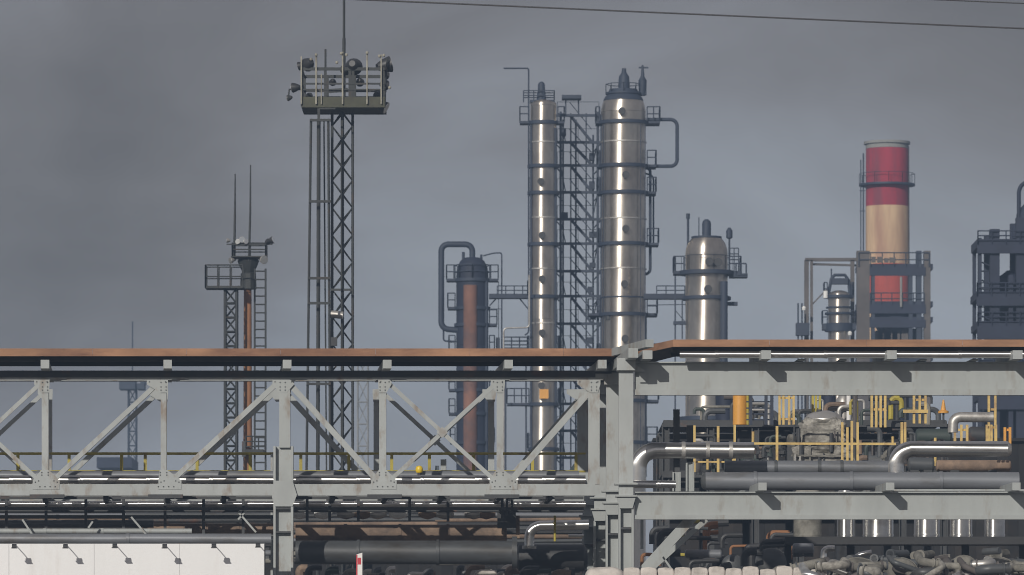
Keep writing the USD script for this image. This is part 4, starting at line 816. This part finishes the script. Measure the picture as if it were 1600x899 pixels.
for xl in (943, 1001):
    for dx in (0, 7): part(t2, 'ladder_rail', M().tube([W(xl + dx, 745, Y - 1.45 if xl > 950 else Y - 1.0), W(xl + dx, 195, Y - 1.45 if xl > 950 else Y - 1.0)], .03, 6), 'tower_steel')
part(t2, 'side_nozzle', M().tube([W(951, 492, Y - 1.2), W(951, 500, Y - 1.2)], .25, 12), 'dark_steel')

# slim column (left of the pair)
Y = 446.0; k = K(Y); cx1, R1_ = PX(849, Y), 20.5 * K(Y)
t1 = thing('distillation_column', 'slim silver column of the pair, left of the stair tower', 'column', [cx1, Y, 0])
shell(t1, cx1, Y, R1_, dome(R1_, PZ(163, Y), .35), [PZ(v, Y) for v in (690, 590, 500, 420, 340, 258, 166)], 'tower_silver')
part(t1, 'vent_neck', M().lathe([cx1 - .15, Y, 0], [(8 * k, PZ(162, Y)), (7 * k, PZ(150, Y)), (5.5 * k, PZ(138, Y)), (5.5 * k, PZ(133, Y)), (4.5 * k, PZ(130, Y)), (2 * k, PZ(128, Y))], 16), 'tower_steel')
pt = part(t1, 'platform', M().span([PX(828, Y), Y - .5, PZ(161, Y)], [PX(866, Y), Y + 1, PZ(157, Y)]), 'tower_steel')
part(pt, 'railing', M().rail([[PX(818, Y), Y - .5, PZ(158, Y)], [PX(866, Y), Y - .5, PZ(158, Y)], [PX(866, Y), Y + 1, PZ(158, Y)], [PX(818, Y), Y + 1, PZ(158, Y)]], 15 * k, .8, .04, (.5,)), 'tower_steel')
for py, ol, orr in ((190, .8, .6), (258, .1, 0), (300, .1, 0), (380, .1, 0), (462, .2, 0), (548, .2, .2), (630, 1.8, .2), (700, .2, 0)):
    platform(t1, cx1, Y, R1_, PZ(py, Y), ol, orr, near=.22)
for py in (222, 340, 420, 505): part(t1, 'stiffener_ring', M().ring([cx1, Y], R1_ - .02, R1_ + .06, PZ(py, Y) - .1, PZ(py, Y), 30), 'dull_silver')
for px, py in ((845, 286), (847, 370), (847, 438), (847, 522), (846, 604)): flange_cover(t1, [PX(px, Y), Y - R1_ * .995, PZ(py, Y)], 5.5 * k, .22)
part(t1, 'equipment_box', M().span(W(843, 623, Y - R1_ - .6), W(857, 609, Y - R1_ - .1)), 'orange_paint')
part(t1, 'side_pipe', M().pipe([W(787, 107, Y - .3), W(826, 107, Y - .3), W(826, 520, Y - .3), W(820, 524, Y - .3)], 1.2 * k, .15, 8), 'tower_steel')
part(t1, 'side_pipe', M().pipe([W(830, 195, Y - .5), W(830, 745, Y - .5)], 2.0 * k, .15, 8), 'tower_steel')
part(t1, 'side_pipe', M().tube([W(868, 745, Y - .5), W(868, 200, Y - .5)], 2.2 * k, 8), 'tower_steel')
sp4 = thing('vent_pipe', 'thin pale pipe stepping down left of the slim silver column', 'pipe', W(787, 745, 444))
part(sp4, 'pipe_run', M().pipe([W(787, 745, 444), W(787, 513, 444), W(827, 512, 444), W(827, 430, 444)], 1.3 * K(444), .25, 8), 'dull_silver')

# stair tower between them
Y = 451.0; k = K(Y)
st = thing('stair_tower', 'dark steel stair tower filling the gap between the two tall silver columns', 'stair tower', [PX(905, Y), Y, 0])
LV = [180, 222, 258, 300, 342, 380, 423, 462, 505, 546, 588, 630, 672, 714]
for x in (876, 892, 916, 934):
    for dy in ((-.6, .6) if x in (876, 934) else (.6,)):
        part(st, 'column', M().beam([PX(x, Y), Y + dy, 0], [PX(x, Y), Y + dy, PZ(176, Y)], .1 if x in (892, 916) else .18, .14), 'tower_steel')
for i, py in enumerate(LV):
    z = PZ(py, Y)
    part(st, 'landing', M().span([PX(866, Y), Y - .7, z - .2], [PX(941, Y), Y - .5, z]).span([PX(870, Y), Y - .5, z - .06], [PX(889, Y), Y + .7, z - .01]).span([PX(922, Y), Y - .5, z - .06], [PX(937, Y), Y + .7, z - .01]), 'tower_steel')
    part(st, 'railing', M().rail([[PX(871, Y), Y + .65, z], [PX(936, Y), Y + .65, z]], 1.1, 1.6, .02, ()), 'tower_steel')
    if i:
        a = np.array([PX(890, Y), Y - .45, PZ(LV[i - 1], Y)]); b = np.array([PX(924, Y), Y - .45, z])
        m = M().beam(a, b, .2, .06).beam(a + [0, .8, 0], b + [0, .8, 0], .12, .06)
        m.beam(a + [0, 0, .95], b + [0, 0, .95], .07, .05)
        for q in np.linspace(.05, .95, 9): m.box(a + (b - a) * q + [0, .4, 0], (.24, .8, .03))
        part(st, 'stair_flight', m, 'tower_steel')
        m = M().beam([PX(876, Y), Y + .68, PZ(LV[i - 1], Y)], [PX(884, Y), Y + .68, z], .08, .06) if i % 2 else M().beam([PX(934, Y), Y + .68, PZ(LV[i - 1], Y)], [PX(926, Y), Y + .68, z], .08, .06)
        part(st, 'brace', m, 'tower_steel')
        part(st, 'brace', M().beam([PX(868, Y), Y + .3, z - .1], [PX(880, Y), Y + .3, z - .75], .09, .06), 'tower_steel'); part(st, 'brace', M().beam([PX(939, Y), Y + .3, z - .1], [PX(927, Y), Y + .3, z - .75], .09, .06), 'tower_steel')
r = random.Random(4)
for i in range(14):
    py = LV[i] + r.uniform(18, 34); px = r.choice([882, 922, 926, 930]); h = r.uniform(6, 12)
    part(st, 'equipment_box', M().span(W(px - r.uniform(3, 6), py + h, Y + .3), W(px + r.uniform(2, 6), py, Y + .9)), 'tower_steel')
for px in (880, 900, 927): part(st, 'riser_pipe', M().tube([[PX(px, Y), Y + 1.0, 0], [PX(px, Y), Y + 1.0, PZ(185 + (px % 5) * 12, Y)]], .07, 8), 'tower_steel')
part(st, 'top_canopy', M().span(W(878, 154, Y - .8), W(908, 152, Y + .8)).tube([W(884, 180, Y), W(884, 153, Y)], .05, 6).tube([W(904, 180, Y), W(904, 153, Y)], .05, 6), 'tower_steel')

# foot bridges at mid height
fb = thing('foot_bridge', 'level steel footbridge linking the rusty column to the slim silver column', 'footbridge', W(798, 466, 452))
part(fb, 'deck', M().span(W(764, 466, 451.4), W(832, 461, 452.6)), 'tower_steel')
part(fb, 'railing', M().rail([W(777, 461, 451.4), W(830, 461, 451.4)], 14 * K(452), .7, .04, (.5,)), 'tower_steel')
part(fb, 'railing', M().rail([W(777, 461, 452.6), W(830, 461, 452.6)], 14 * K(452), .7, .04, (.5,)), 'tower_steel')
part(fb, 'strut', M().beam(W(812, 467, 452), W(826, 484, 452), .1, .08).beam(W(765, 478, 452), W(776, 466, 452), .1, .08), 'tower_steel')
fb = thing('foot_bridge', 'level steel footbridge linking the thick silver column to the domed silver vessel', 'footbridge', W(1040, 468, 447))
part(fb, 'deck', M().span(W(1006, 467, 446.4), W(1074, 461, 447.6)), 'tower_steel')
for yy in (446.4, 447.6): part(fb, 'railing', M().rail([W(1026, 461, yy), W(1070, 461, yy)], 14 * K(447), .7, .04, (.5,)), 'tower_steel')
part(fb, 'bottom_chord', M().beam(W(1010, 477, 447), W(1072, 476, 447), .06, .06), 'tower_steel')

# domed vessel
Y = 440.0; k = K(Y); cx3, R3 = PX(1104, Y), 33 * K(Y)
t3 = thing('domed_vessel', 'broad silver column with a stepped dome, right of the tall pair', 'column', [cx3, Y, 0])
shell(t3, cx3, Y, R3, [(R3, PZ(396, Y)), (R3 * .97, PZ(388, Y)), (R3 * .88, PZ(380, Y)), (R3 * .74, PZ(374, Y)), (R3 * .66, PZ(372, Y)), (R3 * .3, PZ(370, Y))], [PZ(v, Y) for v in (690, 610, 540, 465, 428, 400)], 'tower_silver')
part(t3, 'top_flange', M().ring([cx3, Y], R3 * .2, R3 * .72, PZ(373, Y), PZ(370, Y), 24), 'tower_steel')
part(t3, 'vent_neck', M().lathe([cx3, Y, 0], [(7 * k, PZ(371, Y)), (7 * k, PZ(350, Y)), (6 * k, PZ(346, Y)), (3 * k, PZ(343, Y))], 16), 'tower_steel')
part(t3, 'vent_neck', M().lathe([PX(1140, Y), Y + .5, 0], [(1.5 * k, PZ(424, Y)), (1.5 * k, PZ(373, Y)), (5 * k, PZ(371, Y)), (5 * k, PZ(360, Y)), (2 * k, PZ(355, Y))], 12), 'tower_steel')
part(t3, 'antenna', M().tube([W(1075, 395, Y), W(1075, 335, Y)], 1.8 * k, 8).tube([W(1075, 342, Y), W(1075, 334, Y)], 3 * k, 8), 'tower_steel')
part(t3, 'antenna', M().tube([W(1092, 372, Y), W(1092, 340, Y)], .8 * k, 6), 'tower_steel')
platform(t3, cx3, Y, R3, PZ(424, Y), .9, 1.0, thick=.3, near=.5)
part(t3, 'railing', M().rail(M().arc([cx3, Y], R3 + .45, PZ(424, Y), 200, 340, 6), 1.1, 9, .018, ()), 'tower_steel')
pp = platform(t3, cx3, Y, R3, PZ(464, Y), .2, 0, thick=.25, rail=False)
part(t3, 'platform', M().span(W(1140, 433, Y - .6), W(1167, 430, Y + 1)).rail([W(1150, 430, Y - .6), W(1166, 430, Y - .6)], 18 * k, .4, .06, (.0,)), 'tower_steel')
part(t3, 'railing', M().rail(M().arc([cx3, Y], R3 + .22, PZ(424, Y), 20, 160, 9), 1.1, 5, .035, (.5,)), 'tower_steel')
part(t3, 'side_frame', M().beam(W(1055, 530, Y), W(1055, 400, Y), .12, .1).beam(W(1066, 530, Y), W(1066, 470, Y), .1, .1).beam(W(1052, 505, Y), W(1072, 505, Y), .25, .5).beam(W(1055, 485, Y), W(1072, 505, Y), .06, .06), 'tower_steel')
part(t3, 'side_frame', M().beam(W(1055, 660, Y), W(1055, 530, Y), .12, .1).beam(W(1052, 610, Y), W(1072, 610, Y), .25, .5), 'tower_steel')
part(t3, 'riser_pipe', M().tube([W(1131, 745, Y - R3 * .8), W(1131, 440, Y - R3 * .8)], 6 * k, 14), 'tower_steel')
part(t3, 'side_rail_frame', M().rail([W(1140, 424, Y), W(1154, 424, Y)], 36 * k, .3, .04, (.5, .75)), 'tower_steel')
part(t3, 'platform', M().span(W(1137, 477, Y), W(1152, 473, Y + .8)), 'tower_steel')
for px, py in ((1107, 412), (1121, 413), (1105, 455)): flange_cover(t3, [PX(px, Y), Y - R3 * .96, PZ(py, Y)], 6.5 * k, .3)
part(t3, 'platform', M().ring([cx3, Y], R3 - .02, R3 + .5, PZ(658, Y), PZ(652, Y), 28), 'tower_steel')

# rusty column at left
Y = 470.0; k = K(Y); cx0, R0_ = PX(738, Y), 25 * K(Y)
t0 = thing('rusty_column', 'dark column with a rust red riser and an overhead pipe loop, left of the silver pair', 'column', [cx0, Y, 0])
shell(t0, cx0, Y, R0_, [(R0_, PZ(432, Y)), (R0_ * .95, PZ(418, Y)), (R0_ * .75, PZ(408, Y)), (R0_ * .45, PZ(403, Y))], [PZ(v, Y) for v in (640, 540, 482, 440)], 'blue_steel')
part(t0, 'riser', M().tube([W(735, 770, Y - R0_ + .15), W(735, 446, Y - R0_ + .15)], 11 * k, 18), 'rust_riser')
part(t0, 'overhead_pipe', M().pipe([W(738, 408, Y - .3), W(738, 382, Y - .3), W(689.5, 382, Y - .3), W(689.5, 514, Y - .3), W(716, 516, Y - .3)], 4.6 * k, .55, 14), 'tower_steel')
part(t0, 'drain_pipe', M().pipe([W(693, 516, Y), W(693, 533, Y), W(713, 534, Y)], 1.4 * k, .2, 8), 'tower_steel')
for py, ol, orr in ((436, .8, .8), (480, .7, 0), (506, 0, .7), (546, .6, .5), (608, .6, .3), (645, .6, 0), (690, .5, .5)):
    platform(t0, cx0, Y, R0_, PZ(py, Y), ol, orr, near=.18)
part(t0, 'top_frame', M().rail(M().arc([cx0, Y], R0_ + .2, PZ(436, Y), 0, 360, 9), 1.1, 5, .04, (.5,)), 'tower_steel')
part(t0, 'vent_neck', M().tube([W(724, 420, Y), W(724, 394, Y)], .12, 8).tube([W(752, 420, Y), W(752, 398, Y)], .1, 8), 'tower_steel')
part(t0, 'side_pipe', M().pipe([W(755, 400, Y + .4), W(770, 396, Y + .4), W(784, 395, Y + .4), W(784, 745, Y + .4)], 1.1 * k, .2, 8), 'tower_steel')
part(t0, 'side_pipe', M().tube([W(760, 745, Y - .8), W(760, 440, Y - .8)], 2.5 * k, 10), 'tower_steel')
part(t0, 'side_frame', M().beam(W(767, 483, Y), W(784, 483, Y), .06, .06).beam(W(779, 545, Y), W(779, 440, Y), .06, .06).span(W(775, 545, Y), W(781, 528, Y + .4)), 'tower_steel')
ls = thing('low_skid', 'pale steel skid with railings between the rusty column and the slim silver one', 'steel frame', W(803, 745, 446))
part(ls, 'frame', M().rail([W(787, 545, 446), W(824, 545, 446)], 18 * K(446), .6, .05, (.33, .66)).span(W(785, 548, 445.6), W(826, 545, 447)), 'tower_steel')
part(ls, 'leg', M().beam(W(790, 745, 446), W(790, 548, 446), .14, .14), 'tower_steel'); part(ls, 'leg', M().beam(W(822, 745, 446), W(822, 548, 446), .14, .14), 'tower_steel')
lsr = thing('dark_hopper', 'dark conical hopper behind the bridge just left of the stepped columns', 'hopper', W(900, 760, 260))
part(lsr, 'hopper', M().lathe(W(900, 765, 260), [(.75, 0), (.75, .25), (.35, .8), (.1, 1.15)], 16), 'green_dark')

# ------------------------------------------------------------------ red and cream chimney
Y = 620.0; k = K(Y); cs = PX(1386, Y)
ch = thing('chimney', 'tall red and cream striped chimney', 'chimney', [cs, Y, 0])
for a, b, m_, nm in ((0, 560, 'stack_cream', 'shaft_band'), (560, 475, 'stack_cream', 'shaft_band'), (475, 414, 'stack_red_low', 'shaft_band'), (414, 323, 'stack_cream', 'shaft_band'), (323, 233, 'stack_red', 'shaft_band')):
    za = 0 if a == 0 else PZ(a, Y); zb = PZ(b, Y); rr = lambda z: (33 + 3.0 * (PZ(225, Y) - z) / (PZ(225, Y))) * k
    part(ch, nm, M().lathe([cs, Y, 0], [(rr(za), za + .004), (rr(zb), zb - .004)], 40), m_)
zt = PZ(233, Y); r0 = 33 * k
part(ch, 'crown', M().ring([cs, Y], r0 * .8, r0 + .03, zt, PZ(226, Y), 36).ring([cs, Y], r0 * .8, r0 + .22, PZ(226, Y), PZ(222, Y), 36), 'stack_grey')
pl = part(ch, 'platform', M().ring([cs, Y], r0 * .98, r0 + .75, PZ(291, Y), PZ(288, Y), 36), 'tower_steel')
part(pl, 'railing', M().rail(M().arc([cs, Y], r0 + .7, PZ(288, Y), 0, 360, 13), 1.1, 5, .03, ()), 'tower_steel')
part(ch, 'ladder', M().tube([W(1349, 560, Y - .5), W(1349, 240, Y - .5)], .08, 6).tube([W(1345, 560, Y - .5), W(1345, 250, Y - .5)], .06, 6).beam(W(1343, 298, Y - .5), W(1352, 298, Y - .5), .08, .08).beam(W(1343, 330, Y - .5), W(1352, 330, Y - .5), .08, .08), 'tower_steel')
part(ch, 'side_pipe', M().tube([W(1420.5, 560, Y - .2), W(1419, 228, Y - .2)], 1.6 * k, 8), 'stack_grey')

# frame in front of the chimney
Y = 560.0; k = K(Y)
cf = thing('support_tower', 'dark steel frame with thick columns standing in front of the chimney base', 'steel structure', [PX(1396, Y), Y, 0])
for x0, x1, yt, m_ in ((1339, 1359, 392, 'frame_taupe'), (1432, 1440, 392, 'tower_steel'), (1444, 1454, 392, 'frame_taupe'), (1362, 1367, 430, 'tower_steel'), (1420, 1426, 430, 'tower_steel')):
    part(cf, 'column', M().span([PX(x0, Y), Y, 0], [PX(x1, Y), Y + 1.2, PZ(yt, Y)]), m_)
for y0, y1 in ((418, 431), (476, 490), (500, 512), (560, 575)):
    part(cf, 'floor_beam', M().span(W(1359, y1, Y - .1), W(1446, y0, Y + .1)), 'blue_steel'); part(cf, 'floor_beam', M().span(W(1341, y1, Y + 5), W(1452, y0, Y + 5.2)), 'blue_steel')
    part(cf, 'floor_plate', M().span(W(1341, y0 + 3, Y + .1), W(1452, y0 + 1, Y + 5)), 'blue_steel')
part(cf, 'railing', M().rail([W(1342, 417, Y - .1), W(1452, 417, Y - .1)], 22 * k, 1.1, .05, (.5,)), 'tower_steel')
part(cf, 'railing', M().rail([W(1342, 417, Y + 5), W(1452, 417, Y + 5)], 22 * k, 1.1, .05, (.5,)), 'tower_steel')
part(cf, 'railing', M().rail([W(1360, 476, Y - .1), W(1444, 476, Y - .1)], 18 * k, 1.1, .05, (.5,)), 'tower_steel')
for a_, b_ in ((1362, 1368), (1371, 1379), (1382, 1388), (1390, 1399)): part(cf, 'valve_block', M().span(W(a_, 410, Y - .3), W(b_, 402 + a_ % 3, Y + .1)), 'frame_taupe')
part(cf, 'hopper', M().lathe([PX(1400, Y), Y + 2.5, 0], [(1.0, PZ(530, Y)), (2.0, PZ(505, Y)), (2.2, PZ(490, Y)), (2.2, PZ(478, Y))], 18), 'blue_steel')
part(cf, 'side_pipe', M().tube([W(1408, 480, Y - .3), W(1408, 433, Y - .3)], .12, 8), 'stack_grey')
r = random.Random(3)
for i in range(12):
    px = r.uniform(1365, 1440); py = r.uniform(505, 525)
    part(cf, 'equipment_box', M().span(W(px, py + 40, Y + 1), W(px + r.uniform(4, 12), py - r.uniform(0, 8), Y + 2.5)), r.choice(['blue_steel', 'tower_steel', 'frame_taupe']))
for i in range(9): part(cf, 'stair_box', M().span(W(1360, 600 + i * 18, Y + .5), W(1446, 592 + i * 18, Y + 4.5)), 'blue_steel')

# small silver vessel and portal frame left of chimney
Y = 500.0; k = K(Y)
pf = thing('portal_frame', 'grey portal frame left of the chimney, over the small silver vessel', 'steel frame', [PX(1300, Y), Y + 2, 0])
for px, w in ((1262, 7), (1270, 4), (1334, 6)): part(pf, 'post', M().beam([PX(px, Y), Y + 2, 0], [PX(px, Y), Y + 2, PZ(404, Y)], w * k, .4), 'frame_taupe')
part(pf, 'top_beam', M().beam(W(1258, 406, Y + 2), W(1340, 406, Y + 2), 5 * k, .4), 'frame_taupe'); part(pf, 'top_beam', M().beam(W(1266, 413, Y + 2.4), W(1340, 415, Y + 2.4), 3 * k, .3), 'frame_taupe')
part(pf, 'brace', M().beam(W(1270, 475, Y + 2), W(1296, 448, Y + 2), .12, .12), 'frame_taupe')
sv = thing('small_vessel', 'small silver vessel with dark platforms left of the chimney frame', 'vessel', [PX(1311, Y), Y, 0])
cv = PX(1311, Y); Rv = 17 * k
shell(sv, cv, Y, Rv, dome(Rv, PZ(462, Y), .45), [PZ(v, Y) for v in (560, 512, 466)], 'tower_silver')
platform(sv, cv, Y, Rv, PZ(462, Y), .35, .3, near=.3); platform(sv, cv, Y, Rv, PZ(506, Y), .5, .5, near=.3, thick=.7)
part(sv, 'platform', M().ring([cv, Y], Rv - .02, Rv + .3, PZ(492, Y), PZ(489, Y), 24).ring([cv, Y], Rv - .02, Rv + .2, PZ(482, Y), PZ(480, Y), 24), 'tower_steel')
part(sv, 'top_cage', M().tube([W(1294, 462, Y), W(1299, 436, Y), W(1304, 430, Y), W(1320, 430, Y), W(1326, 438, Y), W(1328, 462, Y)], .14, 8).span(W(1300, 444, Y - .4), W(1324, 436, Y + .4)), 'tower_steel')
part(sv, 'lamp', M().tube([W(1290, 455, Y - .8), W(1290, 466, Y - .8)], .2, 8), 'lamp_white')
part(sv, 'lamp', M().lathe(W(1328, 524, Y - 1), [(.15, 0), (.2, .2), (.1, .35)], 10), 'lamp_white')
part(sv, 'antenna', M().tube([W(1299, 436, Y), W(1299, 420, Y)], .06, 6), 'tower_steel')
sl = thing('valve_stand', 'small dark valve stand with lamp at the left foot of the portal frame', 'steel frame', [PX(1250, Y), Y, 0])
for px in (1247, 1253): part(sl, 'post', M().tube([[PX(px, Y), Y, 0], [PX(px, Y), Y, PZ(474, Y)]], .07, 8), 'tower_steel')
part(sl, 'platform', M().span(W(1244, 524, Y - .4), W(1264, 506, Y + .6)), 'tower_steel'); part(sl, 'lamp', M().lathe(W(1256, 485, Y), [(.15, 0), (.2, .2), (.1, .35)], 10), 'lamp_white')

# ------------------------------------------------------------------ dark blue structure at right edge
Y = 420.0; k = K(Y)
bs = thing('blue_structure', 'dark blue steel tower structure cut off by the right edge', 'steel structure', [PX(1575, Y), Y, 0])
for x0, x1, yt in ((1529, 1534, 372), (1547, 1562, 358), (1588, 1602, 340), (1625, 1640, 340), (1576, 1583, 430)):
    part(bs, 'column', M().span([PX(x0, Y), Y, 0], [PX(x1, Y), Y + .9, PZ(yt, Y)]), 'blue_steel')
    if x0 != 1576: part(bs, 'column', M().span([PX(x0, Y), Y + 5, 0], [PX(x1, Y), Y + 5.6, PZ(yt, Y)]), 'blue_steel')
for y0, y1, x0 in ((383, 396, 1527), (464, 478, 1526), (510, 530, 1527), (570, 584, 1530), (620, 640, 1530)):
    part(bs, 'floor_beam', M().span(W(x0, y1, Y - .3), W(1660, y0, Y - .1)), 'blue_steel')
    part(bs, 'floor_plate', M().span(W(x0, y0 + 3, Y - .1), W(1660, y0 + 1, Y + 5.6)), 'blue_steel')
    rr_ = M().rail([W(x0 + 1, y0, Y + 5.5), W(x0 + 1, y0, Y - .2), W(1660, y0, Y - .2)], 22 * k, 1.0, .045, (.33, .66)); part(bs, 'railing', rr_, 'blue_steel')
for i, py in enumerate(range(396, 520, 14)):
    part(bs, 'ladder_rung', M().beam(W(1534, py, Y + .5), W(1547, py + (6 if i % 2 else 0), Y + .5), .08, .3), 'blue_steel')
part(bs, 'vessel', M().lathe([PX(1584, Y), Y + 3, 0], [(1.0, 0), (1.0, PZ(430, Y)), (.6, PZ(424, Y)), (.25, PZ(418, Y))], 18), 'blue_steel')
part(bs, 'cladding', M().span(W(1538, 760, Y + 2), W(1660, 590, Y + 5)), 'blue_steel')
part(bs, 'overhead_pipe', M().pipe([W(1592, 345, Y + 2), W(1592, 284, Y + 2), W(1640, 284, Y + 2), W(1640, 400, Y + 2)], 3.2 * k, .8, 12), 'blue_steel')
part(bs, 'head_vessel', M().lathe([PX(1612, Y), Y + 2.5, 0], [(.9, PZ(400, Y)), (.9, PZ(330, Y)), (.5, PZ(318, Y)), (.15, PZ(310, Y))], 18), 'tower_steel')
part(bs, 'steam_stack', M().tube([W(1586, 392, Y + 1), W(1586, 354, Y + 1)], .2, 10), 'blue_steel')

# ------------------------------------------------------------------ overhead wires
def wire(label, pts, Y, r):
    x = np.array([p[0] for p in pts]); y = np.array([p[1] for p in pts]); c = np.polyfit(x, y, 2); xs = np.linspace(x[0], x[-1], 40)
    solo('overhead_wire', label, 'wire', M().tube([W(a, np.polyval(c, a), Y) for a in xs], r, 6), 'wire')
wire('long overhead wire sloping across the sky from the antenna to the right edge', [(380, -8), (540, -2), (1000, 19), (1600, 45), (1720, 50)], 150, .021)
wire('short overhead wire crossing the top right corner of the sky', [(1300, -7), (1440, -1.5), (1600, 6), (1720, 11)], 150, .016)

# ------------------------------------------------------------------ haze
usdkit.material(stage, '/World/Looks/haze', {'v': ('principled_volume', {'color': (0.5, 0.71, 1.0), 'density': 0.00054, 'anisotropy': 0.2})}, [], volume='v.volume')
hz = usdkit.mesh(stage, '/World/haze', trimesh.creation.box((2440, 1320, 80)), UsdShade.Material.Get(stage, '/World/Looks/haze'))
hz.AddTranslateOp().Set(Gf.Vec3d(0, 480, 38)); tag(hz.GetPrim(), kind='stuff')
